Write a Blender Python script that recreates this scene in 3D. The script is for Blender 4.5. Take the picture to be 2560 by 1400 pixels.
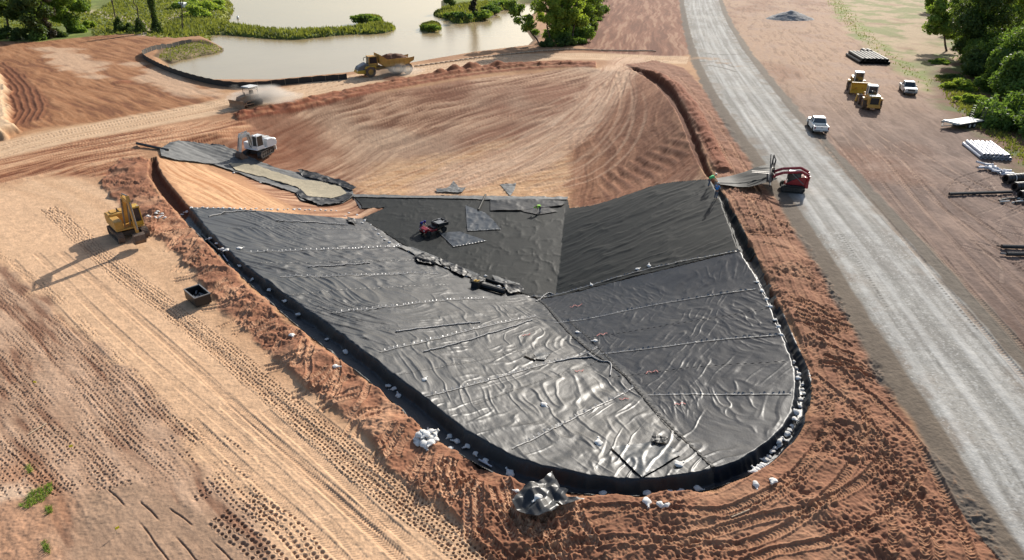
import bpy, bmesh, math, random
import numpy as np
from mathutils import Vector, Matrix
random.seed(7)
rng = np.random.default_rng(7)
for o in list(bpy.data.objects): bpy.data.objects.remove(o)
S = bpy.context.scene
C = S.collection
R = math.radians
# ------------------------------------------------------------------ camera
H, TH, F = 25.5, R(26.8), 1750.0
cam_d = bpy.data.cameras.new('camera'); cam = bpy.data.objects.new('camera', cam_d); C.objects.link(cam)
cam.location = (0, 0, H); cam.rotation_euler = (R(90) - TH, 0, 0)
cam_d.sensor_width = 36; cam_d.lens = F / 2560 * 36; cam_d.clip_end = 6000; cam_d.clip_start = 0.5
S.camera = cam
# ------------------------------------------------------------------ world, sun, exposure
SUN_EL, SUN_AZ = R(27), R(28)                      # azimuth measured from +Y (view direction) towards +X
W = bpy.data.worlds.new("World"); S.world = W; W.use_nodes = True
sky = W.node_tree.nodes.new('ShaderNodeTexSky'); sky.sky_type = 'NISHITA'; sky.sun_disc = False
sky.sun_elevation = SUN_EL; sky.sun_rotation = SUN_AZ; sky.dust_density = 2.0; sky.air_density = 1.0
bg = W.node_tree.nodes['Background']; bg.inputs[1].default_value = 0.115
W.node_tree.links.new(sky.outputs[0], bg.inputs[0])
sd_ = bpy.data.lights.new('sun', 'SUN'); sun = bpy.data.objects.new('sun', sd_); C.objects.link(sun)
sd_.energy = 5.0; sd_.angle = R(0.55); sd_.color = (1.0, 0.95, 0.87)
sdir = Vector((math.sin(SUN_AZ) * math.cos(SUN_EL), math.cos(SUN_AZ) * math.cos(SUN_EL), math.sin(SUN_EL)))
sun.rotation_euler = sdir.to_track_quat('Z', 'Y').to_euler(); sun.location = (0, 0, 60)
S.view_settings.view_transform = 'Standard'; S.view_settings.look = 'None'
S.view_settings.exposure = 0.47; S.view_settings.gamma = 1
S.render.resolution_x, S.render.resolution_y = 1024, 560

# ------------------------------------------------------------------ pixel -> plan helpers
cT, sT = math.cos(TH), math.sin(TH)
def pw(px, py, z=0.0):
    u = (px - 1280) / F; v = (700 - py) / F
    dy = cT + v * sT; dz = -sT + v * cT
    t = (z - H) / dz
    return (u * t, dy * t)
ZS = [2.1]                                        # depth factor of the excavation
def PL(pts, z=0.0): return np.array([pw(p[0], p[1], (p[2] if len(p) > 2 else z) * ZS[0]) for p in pts])
def sr(r, g, b, k=0.62):
    f = lambda c: (c / 255 / 12.92 if c <= 10 else ((c / 255 + .055) / 1.055) ** 2.4)
    return np.array([f(r) * k, f(g) * k, f(b) * k])
def ss(a, b, x):
    t = np.clip((x - a) / (b - a), 0, 1); return t * t * (3 - 2 * t)
def _h(ix, iy, s):
    n = ix.astype(np.uint32) * np.uint32(374761393) + iy.astype(np.uint32) * np.uint32(668265263) + np.uint32((s * 974634777) & 0xffffffff)
    n = (n ^ (n >> np.uint32(13))) * np.uint32(1274126177)
    return ((n ^ (n >> np.uint32(16))) & np.uint32(0xffff)) / np.float32(32767.5) - np.float32(1.0)
def vn(x, y, s=0):
    fx = np.floor(x); fy = np.floor(y); tx = x - fx; ty = y - fy
    ix = fx.astype(np.int32); iy = fy.astype(np.int32)
    tx = tx * tx * (3 - 2 * tx); ty = ty * ty * (3 - 2 * ty)
    a = _h(ix, iy, s); b = _h(ix + 1, iy, s); c = _h(ix, iy + 1, s); d = _h(ix + 1, iy + 1, s)
    return (a + (b - a) * tx) * (1 - ty) + (c + (d - c) * tx) * ty
def fbm(x, y, o=3, s=0, g=.5):
    r = 0; a = 1; t = 0
    for i in range(o):
        r = r + a * vn(x + i * 17.3, y - i * 9.1, s + i); t += a; a *= g; x = x * 2.03; y = y * 2.03
    return r / t
def ridge(x, y, o=2, s=0):
    r = 0; a = 1; t = 0
    for i in range(o):
        r = r + a * (1 - 2 * np.abs(vn(x, y, s + i))); t += a; a *= .5; x = x * 2.1 + 5; y = y * 2.1
    return r / t
def inside(x, y, P):
    r = np.zeros(x.shape, bool); n = len(P)
    for i in range(n):
        x1, y1 = P[i]; x2, y2 = P[(i + 1) % n]
        if y1 == y2: continue
        c = ((y1 > y) != (y2 > y)) & (x < (x2 - x1) * (y - y1) / (y2 - y1) + x1); r ^= c
    return r
def pdist(x, y, P, closed=False):
    """distance, arc length and signed side of the nearest point of a polyline"""
    best = np.full(x.shape, 1e9); bs = np.zeros(x.shape); sg = np.zeros(x.shape); n = len(P); L = 0
    for i in range(n if closed else n - 1):
        x1, y1 = P[i]; x2, y2 = P[(i + 1) % n]; dx, dy = x2 - x1, y2 - y1; l = math.hypot(dx, dy) + 1e-9
        t = np.clip(((x - x1) * dx + (y - y1) * dy) / (l * l), 0, 1)
        ex = x - x1 - t * dx; ey = y - y1 - t * dy; d = ex * ex + ey * ey
        m = d < best
        best = np.where(m, d, best); bs = np.where(m, L + t * l, bs); sg = np.where(m, np.sign(dx * ey - dy * ex), sg); L += l
    return np.sqrt(best), bs, sg
def smoothline(P, n=3):
    for _ in range(n):
        Q = [P[0]]
        for a, b in zip(P[:-1], P[1:]): Q += [a * .75 + b * .25, a * .25 + b * .75]
        Q.append(P[-1]); P = np.array(Q)
    return P

# ------------------------------------------------------------------ ground grid (finer near the viewer's side of the site)
rows_y = np.linspace(1500, -25, 1050)
Dr = np.array([pw(1280, y)[1] for y in rows_y])
Dr = np.concatenate([[4, 8, 12, 15], Dr, np.geomspace(Dr[-1] * 1.03, 5000, 24)])
u = np.linspace(-.88, .96, 1800); u = np.concatenate([[-4, -2.4, -1.6, -1.2, -1.0, -.93], u, [1.0, 1.08, 1.2, 1.6, 2.4, 4]])
zc = Dr * cT + H * sT
GX = (u[None, :] * zc[:, None]); GY = np.repeat(Dr[:, None], len(u), 1)
NR, NC = GX.shape
X = GX.ravel(); Y = GY.ravel()
Z = np.zeros_like(X); COL = np.zeros((len(X), 3)); ROUGH = np.full(len(X), .03)   # ROUGH = clod amplitude

def sub(P, m):
    return np.nonzero((X > P[:, 0].min() - m) & (X < P[:, 0].max() + m) & (Y > P[:, 1].min() - m) & (Y < P[:, 1].max() + m))[0]
def region(pts, soft=.6, nz=1.0, ns=.35, z=0., seed=1):
    P = PL(pts, z) if not isinstance(pts, np.ndarray) else pts
    I = sub(P, soft + nz + 1); x, y = X[I], Y[I]
    d, _, _ = pdist(x, y, P, True); d = np.where(inside(x, y, P), d, -d)
    if nz: d = d + nz * fbm(x * ns, y * ns, 3, seed)
    return I, ss(-soft, soft, d), d
def paint(I, m, c, k=1.0):
    m = (m * k)[:, None]; COL[I] = COL[I] * (1 - m) + np.asarray(c) * m
def near_line(P, w):
    """indices within w of a polyline, with d (signed) and s"""
    out = {}
    L = 0; idx = []
    for i in range(len(P) - 1):
        a, b = P[i], P[i + 1]; lo = np.minimum(a, b) - w; hi = np.maximum(a, b) + w
        # rows are sorted by Y: slice them first
        r0 = np.searchsorted(Dr, lo[1]); r1 = np.searchsorted(Dr, hi[1])
        if r1 <= r0: continue
        sl = slice(r0 * NC, r1 * NC); k = np.nonzero((X[sl] > lo[0]) & (X[sl] < hi[0]))[0] + r0 * NC
        idx.append(k)
    if not idx: return np.array([], int), None, None
    I = np.unique(np.concatenate(idx)); x, y = X[I], Y[I]
    d, s, g = pdist(x, y, P); Lt = np.sqrt((np.diff(P, axis=0) ** 2).sum(1)).sum(); k = (d < w) & (s > 1e-6) & (s < Lt - 1e-6)
    return I[k], (d * g)[k], s[k]

# ---- plan of the basin
LIP = [(372,398),(366,430),(385,468),(425,515),(455,545),(480,572),(530,625),(600,692),(680,762),(760,832),(850,898),(950,978),(1050,1070),(1110,1112),(1170,1150),(1250,1195),(1340,1226),(1440,1237),(1520,1243),(1600,1243),(1700,1240),(1780,1226),(1860,1197),(1930,1160),(1990,1104),(2022,1040),(2032,970),(2022,920),(1992,860),(1962,790),(1932,720),(1897,650),(1862,580),(1832,520),(1802,470),(1777,420),(1757,370),(1737,320),(1714,270),(1687,225),(1645,190),(1600,170),(1570,168)]
CREST = [(392,392),(402,430),(440,478),(478,520),(525,580),(585,640),(655,695),(745,757),(840,822),(930,893),(1000,945),(1090,1015),(1180,1083),(1290,1145),(1420,1180),(1560,1198),(1650,1196),(1760,1178),(1850,1150),(1915,1108),(1965,1052),(1988,995),(1982,910),(1952,840),(1920,760),(1882,680),(1845,628),(1820,560),(1797,495),(1772,445),(1750,420),(1732,380),(1712,330),(1692,280),(1662,235),(1625,200),(1590,180)]
FAR = [(1470,172),(1350,170),(1200,188),(1050,212),(900,240),(750,268),(610,300),(540,330),(450,350)]
lipP = smoothline(PL(LIP), 2); crP = smoothline(PL(CREST), 2)
rimP = np.concatenate([crP, PL(FAR)])
TOE = [(1345,752,-3.),(1180,692,-3.),(1020,622,-3.),(910,548,-3.),(870,500,-3.),(880,430,-2.4),(960,340,-1.3),(1150,262,-.7),(1400,215,-.4),(1480,225,-.4),(1430,330,-1.2),(1412,450,-2.6),(1412,530,-3.),(1402,640,-3.),(1390,735,-3.)]
toeP = PL(TOE)
def floor_z(y): return (-3.0 + 2.6 * ss(84, 140, y)) * 2.1
def slope_z(x, y, inT, dr, dt):
    t = dr / (dr + dt + 1e-6); e = 1 + .9 * ss(76, 92, y); return np.where(inT, floor_z(y), floor_z(y) * (1 - (1 - t) ** e))
I = sub(rimP, 2); x, y = X[I], Y[I]
inR = inside(x, y, rimP); inT = inside(x, y, toeP)
dr, _, _ = pdist(x, y, rimP, True); dt, _, _ = pdist(x, y, toeP, True)
zz = slope_z(x, y, inT, dr, dt); zz = np.where(inR, zz, 0)
Z[I] = zz; INB = np.zeros(len(X), bool); INB[I] = inR
# anchor trench
I = sub(lipP, 3); x, y = X[I], Y[I]
dl, sl_, _ = pdist(x, y, lipP); dc, _, _ = pdist(x, y, crP)
ringP = np.concatenate([lipP, crP[::-1]])
inn = inside(x, y, ringP)
md = np.minimum(dl, dc)
wdt = dl + dc
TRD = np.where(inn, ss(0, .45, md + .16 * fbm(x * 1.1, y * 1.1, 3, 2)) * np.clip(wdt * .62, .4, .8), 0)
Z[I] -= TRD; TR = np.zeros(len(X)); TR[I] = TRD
# gentle undulation
Z += .10 * fbm(X * .08, Y * .08, 2, 3) * ss(10, 25, Y)

# ---- ground colours and relief
A = dict(pale=sr(222,186,144), tan=sr(200,156,112), brown=sr(158,108,72), red=sr(140,78,48), dark=sr(112,66,42), pink=sr(168,138,116), grey=sr(190,188,180), dgrey=sr(112,106,96), taupe=sr(168,138,108), green=sr(112,134,62), straw=sr(196,182,146))
COL[:] = sr(186,142,104)
Lo = fbm(X * .05, Y * .05, 3, 11); Md = fbm(X * .35, Y * .35, 3, 12)
I = np.arange(len(X)); paint(I, ss(-.1, .6, Lo), A['tan']); paint(I, ss(.2, .7, -Md), A['brown'], .5)
# guides: streaks following wheel paths
def streaks(I, m, P, c1, c2, k=.8, wl=9., ww=.45, seed=5, rel=.0):
    x, y = X[I], Y[I]; d, s, g = pdist(x, y, P); d = d * g + .9 * fbm(x * .12, y * .12, 2, seed + 31)
    fade = np.clip(1.5 - y / 260, .35, 1)
    n = fbm(s / wl, d / ww, 3, seed, .62); n2 = fbm(s / (wl * .3), d / (ww * .35), 2, seed + 9)
    n = n + .35 * n2
    paint(I, m * ss(.0, .45, n), c1, k); paint(I, m * ss(.0, .45, -n), c2, k)
    if rel:
        Z[I] += rel * n * m * fade; ROUGH[I] += rel * .7 * m * ss(-.2, .5, fbm(x * .13, y * .13, 2, seed + 41))
# far ground: green country
I, m, d = region([(-3000,-150),(6000,-150),(6000,20),(2330,20),(2060,-2),(1520,-10),(1480,-5),(900,30),(410,82),(290,84),(120,108),(-3000,118)], 2, 3, .1)
paint(I, m, A['green'], .9); paint(I, m * ss(-.1, .5, fbm(X[I] * .15, Y[I] * .12, 3, 8)), sr(150,165,80), .8)
# top left cleared slope
I, m, d = region([(-600,112),(100,104),(270,84),(420,100),(350,140),(420,190),(560,232),(520,265),(300,300),(90,325),(-400,420)], 1, 2, .15)
paint(I, m, sr(168,118,78)); streaks(I, m, PL([(0,90),(250,180),(480,260),(600,300)]), sr(194,144,102), sr(120,74,50), .65, 9, .9, 21, .08)
for pts in ([(80,120),(180,118),(270,170),(250,195),(160,175)], [(318,150),(400,175),(540,232),(600,238),(560,252),(430,230),(350,190)]):
    I, m, d = region(pts, 1.5, 4, .2); paint(I, m, sr(222,188,152), .75)
I, m, d = region([(0,150),(60,180),(125,265),(110,300),(40,310),(10,250)], .8, 1, .3)
paint(I, m, sr(120,74,48)); dd, s_, g_ = pdist(X[I], Y[I], PL([(0,130),(90,210),(120,270),(90,330)]))
q = np.sin(dd * 7.0 + fbm(X[I] * .2, Y[I] * .2, 2, 5) * 2.5); Z[I] += .05 * q * m; paint(I, m * ss(.2, .9, q), sr(170,115,78), .6)
I, m, d = region([(-40,170),(16,200),(22,300),(38,330),(10,350),(-60,350)], .6, 1, .5); paint(I, m, sr(216,186,148)); Z[I] += 1.2 * m * (1 + .3 * Md[I])
# yard right of the road
I, m, d = region([(1790,-20),(2070,-20),(2160,90),(2330,200),(2470,330),(2900,470),(3400,1400),(2900,1500),(2560,930),(2400,760),(2200,530),(2000,310),(1860,130),(1810,40)], 1, 1, .3)
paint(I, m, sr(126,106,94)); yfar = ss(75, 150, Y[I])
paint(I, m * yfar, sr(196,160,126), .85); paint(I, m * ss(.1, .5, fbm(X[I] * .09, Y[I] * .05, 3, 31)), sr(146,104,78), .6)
streaks(I, m, smoothline(PL([(1830,-20),(1990,200),(2150,400),(2350,640),(2560,850),(2900,1200)]), 1), sr(170,144,124), sr(104,78,62), .4, 7, .8, 33, .05)
paint(I, m * ss(0, .5, fbm(X[I] * .16, Y[I] * .16, 4, 35, .65)), sr(176,150,130), .5)
# grass strip and pale clearing upper right
I, m, d = region([(2052,-20),(2420,-20),(2440,120),(2350,190),(2330,235),(2260,180),(2150,100)], 1.5, 4, .12)
paint(I, m, sr(192,168,132)); n = fbm(X[I] * .18, Y[I] * .12, 4, 41, .6)
paint(I, m * ss(-.15, .25, n), sr(134,142,80), .85); paint(I, m * ss(.1, .5, fbm(X[I] * .1, Y[I] * .07, 3, 43)), sr(150,112,84), .6)
I, m, d = region([(2052,-20),(2110,-20),(2160,60),(2250,140),(2340,200),(2330,240),(2250,180),(2150,105),(2090,40)], 1.2, 3, .2); paint(I, m * ss(-.3, .4, fbm(X[I] * .4, Y[I] * .3, 2, 44)), sr(136,152,72), .8)
I, m, d = region([(2340,170),(2420,150),(2700,160),(2900,560),(2560,460),(2450,350),(2380,300),(2330,240)], 1.5, 2, .2); paint(I, m, sr(132,100,74)); paint(I, m * ss(-.1, .4, fbm(X[I] * .3, Y[I] * .3, 3, 45)), sr(96,120,50), .8)
# upper centre: brown field left of the road
I, m, d = region([(1500,-20),(1708,-20),(1735,120),(1690,150),(1480,128),(1440,100),(1490,60)], 1, 2, .2)
paint(I, m, sr(146,98,72)); streaks(I, m, PL([(1600,-20),(1580,60),(1560,150)]), sr(182,142,112), sr(116,72,50), .8, 20, 1.0, 51, .1)
# haul road along the lake and down the left
hr = smoothline(PL([(-300,470),(-50,398),(100,350),(300,312),(500,275),(700,238),(900,196),(1100,165),(1300,143),(1500,140),(1720,150)]))
I, d, s = near_line(hr, 9); m = 1 - ss(3.6, 5.4, np.abs(d) + .9 * fbm(s * .15, d * .3, 2, 61))
paint(I, m, sr(226,192,152)); n = fbm(s / 12, d / .5, 3, 62); paint(I, m * ss(.1, .6, -n), sr(188,146,106), .6); Z[I] += .04 * n * m
for k in (-1.5, 1.2, 2.8):
    w_ = 1 - ss(.22, .36, np.abs(d - k - .15 * np.sin(s * .15))); Z[I] -= w_ * (.05 + .05 * np.sin(s * 14)) * .8; paint(I, w_ * ss(0, .6, np.sin(s * 14)), sr(165,118,82), .5)
# pad (bare basin floor)
I, m, d = region([(520,318),(620,292),(900,238),(1200,192),(1450,168),(1600,184),(1680,240),(1715,310),(1745,400),(1760,440),(1600,470),(1420,510),(900,500),(700,430),(560,360)], .8, .8, .4)
paint(I, m, sr(182,142,110)); padg = smoothline(PL([(560,420),(900,300),(1200,245),(1520,195)], -1.5), 1)
streaks(I, m, padg, sr(218,180,144), sr(118,74,50), .85, 9, .75, 71, .11)
paint(I, m * ss(.05, .5, fbm(X[I] * .05 + 4, Y[I] * .07, 3, 76)), sr(142,92,66), .7)
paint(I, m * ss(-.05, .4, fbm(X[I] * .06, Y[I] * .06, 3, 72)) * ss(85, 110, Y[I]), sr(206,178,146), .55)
I, m, d = region([(880,455),(1000,400),(1150,380),(1500,350),(1560,470),(1420,500),(900,492)], 2, 3, .15, -2.5); paint(I, m, sr(222,178,130), .75)
streaks(I, m, PL([(880,440),(1100,445),(1350,440),(1560,420)], -2.5), sr(232,192,146), sr(188,138,94), .7, 7, .4, 73, .03)
I, m, d = region([(1440,230),(1560,200),(1650,230),(1712,320),(1760,440),(1560,470),(1440,440),(1420,330)], 1, 2, .2, -1.); paint(I, m, sr(148,98,68), .85)
st = smoothline(PL([(1560,230),(1640,330),(1700,450)], -1)); 
streaks(I, m, PL([(1420,470),(1430,330),(1500,240),(1580,190)], -1.5), sr(180,132,98), sr(126,80,54), .7, 12, .8, 74, .05)
# track-walked chequer stripes on the right slope
I, m, d = region([(1500,395),(1740,370),(1752,430),(1640,450),(1510,465)], .5, .3, .4, -1.4); dd, s_, g_ = pdist(X[I], Y[I], PL([(1300,440),(1800,420)], -1.4))
q = np.sin(s_ * 4.2 + .25 * dd); Z[I] += .05 * q * m; paint(I, m * ss(.2, .8, q), sr(120,78,56), .6)
# fan of wheel paths
fanP = (1590, 180)
I, m, d = region([(1530,186),(1610,186),(1560,260),(1480,330),(1380,385),(1200,420),(980,456),(1080,400),(1260,350),(1400,300),(1480,240)], 1.2, 1.5, .25, -1.8)
paint(I, m, sr(222,186,152), .75); streaks(I, m, smoothline(PL([(1580,180),(1500,270),(1380,340),(1000,450)], -1.8), 2), sr(232,198,164), sr(176,130,98), .6, 10, .5, 77, .04)
for k in range(17):
    ex, ey = 930 + 34 * k + random.uniform(-26, 26), 462 + random.uniform(-16, 14); sx = random.uniform(-26, 26)
    cx, cy = (ex * .42 + fanP[0] * .58 + 60 + sx, ey * .42 + fanP[1] * .58 + random.uniform(-4, 14))
    P = smoothline(PL([(1640 + sx,150,0),(fanP[0] - k * 3 + sx * .5, fanP[1] + 8, -.6),(cx, cy, -1.8),(ex + random.uniform(20, 90), ey - 34, -2.7),(ex - random.uniform(20, 160), ey + 4, -2.8)]), 2)
    I, d, s = near_line(P, 1.5); kk = random.uniform(.08, .4)
    if len(I):
        br_ = ss(-.5, .3, fbm(s * .08, d * .2, 2, 300 + k))
        for o in (-.95, .95):
            w_ = (1 - ss(.1, .42, np.abs(d - o))) * br_; paint(I, w_, sr(226,190,154), kk); Z[I] -= w_ * (.03 + .02 * np.sin(s * 12))
        w_ = (1 - ss(.0, .3, np.abs(np.abs(d) - 1.4))) * br_; Z[I] += .03 * w_; paint(I, w_, sr(140,96,70), .35)
# forward slope between haul road and trench (left)
I, m, d = region([(-300,470),(100,370),(300,330),(520,300),(620,300),(560,340),(440,362),(350,372),(370,400),(290,400),(260,440),(120,440),(-60,480)], 1, 1.5, .25)
paint(I, m, sr(188,138,100)); streaks(I, m, smoothline(PL([(-100,440),(150,380),(400,340),(620,285)])), sr(224,180,138), sr(120,66,40), .85, 7, .6, 81, .13)
I, m, d = region([(400,372),(560,410),(740,480),(850,540),(640,520),(478,520),(440,478),(402,430)], .5, .5, .4, -.5); paint(I, m, sr(208,164,122)); streaks(I, m, PL([(400,380),(620,470),(850,545)], -.8), sr(232,188,140), sr(176,122,78), .7, 6, .35, 83, .03)
# left: haul route, sheepsfoot ground, gravel
I, m, d = region([(-500,560),(-60,470),(120,440),(300,470),(420,600),(560,780),(760,1000),(960,1150),(1150,1270),(1420,1480),(-900,1700)], 2.2, 2.5, .25)
paint(I, m, sr(226,186,144)); lg = smoothline(PL([(-120,440),(40,520),(250,700),(480,900),(760,1150),(1000,1340),(1150,1480)]), 1)
streaks(I, m, lg, sr(236,200,160), sr(206,164,124), .35, 16, 1.6, 91, .012)
I, m, d = region([(-300,600),(0,655),(110,742),(240,870),(380,985),(470,1100),(500,1200),(620,1290),(700,1400),(760,1520),(-400,1700)], .5, .9, .5)
I_, d_, s_ = near_line(smoothline(PL([(-60,500),(40,540),(230,700),(480,930),(700,1130),(900,1310),(1040,1450)]), 2), 8); paint(I_, (1 - ss(2.6, 4.6, np.abs(d_) + .6 * fbm(s_ * .15, d_ * .4, 2, 94))), sr(238,198,156), .6)
LS = (I, m); paint(I, m, sr(190,156,126)); streaks(I, m, lg, sr(212,178,146), sr(132,92,70), .7, 8, .8, 93, .03)
I2, m2, d2 = region([(200,1240),(330,1190),(560,1300),(700,1420),(760,1560),(330,1560),(180,1400)], .2, .4, .6); paint(I2, m2, sr(178,148,120), .8)
I2, m2, d2 = region([(-200,1150),(130,1180),(210,1280),(180,1400),(300,1560),(-500,1600)], 1.2, 1.6, .5); paint(I2, m2, sr(186,140,106), .7)
I2, m2, d2 = region([(-40,1210),(60,1205),(70,1240),(-20,1270)], .4, .5, 1); paint(I2, m2, sr(236,206,172), .8)
def dimples(P, w, sx, sy, depth, cols=None, edge=.25, thin=0., seed=0, near=True, solid=False):
    I, d, s = near_line(P, w)
    if not len(I): return
    d = d + .10 * fbm(s * .5, d * .5, 2, seed + 3)
    r = np.floor(d / sy); a = (s / sx + .5 * (r % 2)) ; c = np.floor(a); fx = (a - c - .5) * sx; fy = (d / sy - r - .5) * sy
    j = _h(c.astype(np.int64), r.astype(np.int64), seed + 7); j2 = _h(c.astype(np.int64), r.astype(np.int64), seed + 8)
    q = np.sqrt((fx - j * sx * .2) ** 2 + (fy * 1.1 - j2 * sy * .2) ** 2) / min(sx, sy) * (1 + .25 * j2)
    e = (1 - ss(w - edge, w, np.abs(d) + .1 * Md[I])) * (j > thin * 2 - 1)
    e = e * (1 if solid else ss(-.8, .1, Md[I] + fbm(s * .3, d * .8, 2, seed + 11))) * (1 + .4 * j2)
    h = (1 - ss(.16, .36, q)) * e; Z[I] -= depth * h; Z[I] += depth * .25 * (1 - ss(.05, .16, np.abs(q - .42))) * e
    paint(I, h, sr(112,72,50), .75 if solid else .5)
dimples(smoothline(PL([(120,520),(190,578),(290,675),(450,790),(640,950),(800,1080),(960,1220),(1130,1345),(1240,1440)])), .95, .26, .24, .10, seed=1, solid=True)
base = [(-260,560),(-20,690),(160,860),(330,1030),(480,1190),(640,1330),(760,1450)]
for k, (dx, w, th) in enumerate([(85,.55,.1),(42,.6,.1),(0,.6,.0),(-42,.6,.0),(-88,.65,.05),(-132,.6,.1),(-178,.7,.05),(-224,.6,.1),(-270,.6,.05),(-320,.7,.05),(-372,.6,.1),(-424,.6,.1),(-480,.6,.1)]):
    P = smoothline(PL([(px + dx + 14 * math.sin(i * 1.7 + k * 2), py - dx * .12) for i, (px, py) in enumerate(base[:5 if k > 1 else 6])]))
    dimples(P, w, .27 + .03 * (k % 3), .27, .055, seed=20 + k, thin=th)
for pts in ([(480,1060),(560,1120),(640,1180)], [(400,1100),(470,1180),(520,1240)], [(620,1250),(730,1320),(800,1420)], [(540,1290),(660,1380),(720,1460)]):
    dimples(smoothline(PL(pts)), .75, .34, .34, .10, seed=int(pts[0][0]))
def tyre(P, offs=(-.95, .95), w=.28, depth=.05, pitch=.18, c=None, k=.5, rim=.4):
    I, d, s = near_line(P, max(abs(o) for o in offs) + w + .3)
    if not len(I): return
    nn = .5 + .5 * ss(-.4, .2, fbm(s * .12, d * 0 + 3., 2, int(P[0][0] * 7) & 255))
    for o in offs:
        q = 1 - ss(w * .75, w, np.abs(d - o)); t = np.sin((s + np.abs(d - o) * .6) * 6.283 / pitch)
        Z[I] += nn * q * (-depth + .35 * depth * t); rr = 1 - ss(0, .1, np.abs(np.abs(d - o) - w * 1.15)); Z[I] += nn * rim * depth * rr
        paint(I, nn * q * ss(-.2, .5, -t), c if c is not None else sr(140,96,66), k)
for pts in ([(180,620),(330,740),(520,900),(700,1060),(900,1240),(1080,1400)], [(230,660),(420,830),(640,1010),(860,1190),(1000,1300)], [(60,640),(260,850),(440,1010),(600,1150),(780,1330),(860,1430)],
            [(520,1030),(640,1140),(800,1270),(960,1420)], [(700,1010),(880,1160),(1020,1290),(1190,1420)]):
    tyre(smoothline(PL(pts)), w=.3, depth=.028, k=.3)
for pts in ([(400,1250),(520,1340),(620,1440)], [(250,1200),(340,1290),(420,1400),(470,1460)], [(330,1230),(470,1370),(530,1450)]):
    P = smoothline(PL(pts)); I, d, s = near_line(P, .3); w_ = (1 - ss(.01, .06, np.abs(d + .05 * fbm(s * 1.1, d * 0, 2, 9)))) * ss(-.3, .2, fbm(s * .6, d * 0, 2, 19)); Z[I] -= .05 * w_; paint(I, w_, sr(100,66,48), .7)
# spoil, left side and near side and right side of the trench
SP = [(300,395),(372,400),(366,440),(390,475),(460,550),(600,697),(760,837),(950,982),(1100,1112),(1250,1197),(1440,1240),(1600,1246),(1780,1229),(1930,1163),(2025,1042),(2035,970),(1995,860),(1932,717),(1862,577),(1802,467),(1757,367),(1714,267),(1645,188),(1560,162),(1640,150),(1712,170),(1770,240),(1830,330),(1885,420),(1950,520),(2045,660),(2125,800),(2205,950),(2305,1100),(2425,1250),(2530,1400),(2600,1500),(1300,1500),(1180,1350),(1010,1190),(900,1080),(780,990),(690,905),(600,815),(520,730),(450,640),(300,520),(250,450)]
I, m, d = region(SP, .25, .5, .6); SPI, SPM = I, m
paint(I, m, sr(170,120,90)); n = fbm(X[I] * .35, Y[I] * .35, 4, 101, .6)
paint(I, m * ss(.05, .5, n), sr(204,160,124), .7); paint(I, m * ss(.1, .6, -n), sr(122,78,56), .7)
paint(I, m * ss(60, 95, Y[I]) * ss(-.3, .3, n), sr(134,76,48), .6)
leftm = ss(0, 3, -X[I] + 5); paint(I, m * (1 - leftm), sr(154,112,86), .5); paint(I, m * ss(-.1, .5, fbm(X[I] * .18, Y[I] * .18, 3, 106)), sr(112,74,54), .35) ; ROUGH[I] += m * (.04 + .20 * ss(-.35, .45, fbm(X[I] * .4, Y[I] * .4, 2, 102)))
big = ridge(X[I] * .55, Y[I] * .45, 2, 103)
Z[I] += m * (.5 + .5 * leftm) * (.22 * big + .26 * fbm(X[I] * .5, Y[I] * .5, 2, 104))
dL, sL, _ = pdist(X[I], Y[I], lipP)
Z[I] += m * .35 * (1 - ss(0, 3.0, np.abs(dL - 1.6))) * (.6 + .5 * fbm(sL * .25, dL * .2, 2, 105))
# cross tracks across the left spoil
for k in range(46):
    t = k / 45 + random.uniform(-.01, .01); j = int((0.10 + .30 * t) * len(lipP)); p = lipP[j]; q = lipP[min(j + 3, len(lipP) - 1)]
    tv = (q - p) / (np.linalg.norm(q - p) + 1e-9); nv = np.array([tv[1], -tv[0]]); nv = nv if nv[0] < 0 else -nv
    a = p + nv * random.uniform(.5, 1.2); b = p + nv * random.uniform(2.4, 4.4) - tv * random.uniform(-2.5, .5)
    mid = (a + b) / 2 + tv * random.uniform(-.6, .6)
    tyre(smoothline(np.array([a, mid, b]), 2), offs=(-.28, .28) if k % 3 else (-.9, .9), w=.2, depth=.06, pitch=.2, c=sr(222,180,142), k=.8, rim=1.1)
for pts in ([(1650,190),(1740,290),(1800,400),(1850,500),(1930,640),(1990,780),(2070,930),(2080,1060)], [(1680,190),(1780,310),(1860,450),(1960,640),(2040,800),(2100,960)],
            [(1400,1400),(1560,1330),(1720,1290),(1860,1250),(1960,1180),(2060,1080)], [(1300,1350),(1500,1310),(1700,1330),(1850,1330),(2000,1250),(2110,1120),(2120,1000)],
            [(2060,930),(2150,1000),(2230,1080),(2300,1200),(2360,1330),(2380,1450)], [(2080,1060),(2180,1120),(2250,1220),(2290,1330),(2290,1440)], [(1750,1400),(1900,1340),(2050,1320),(2200,1240),(2260,1150)],
            [(1220,1300),(1320,1380),(1400,1450)], [(1100,1200),(1180,1290),(1300,1400)]):
    tyre(smoothline(PL(pts)), w=.26, depth=.07, pitch=.2, c=sr(204,160,120), k=.55, rim=.9)
for k in range(26):
    t = random.random(); j = int((0.64 + .24 * t) * len(lipP)); p = lipP[j]
    a = p + np.array([random.uniform(.4, 1.5), random.uniform(-1, 1)]); b = a + np.array([random.uniform(1.8, 3.6), random.uniform(-3.0, -.5)])
    tyre(smoothline(np.array([a, (a + b) / 2 + np.array([0, random.uniform(-.6, .6)]), b]), 2), offs=(-.35, .35) if k % 2 else (0,), w=.2, depth=.08, pitch=.2, c=sr(200,150,108), k=.5, rim=1.)
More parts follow.
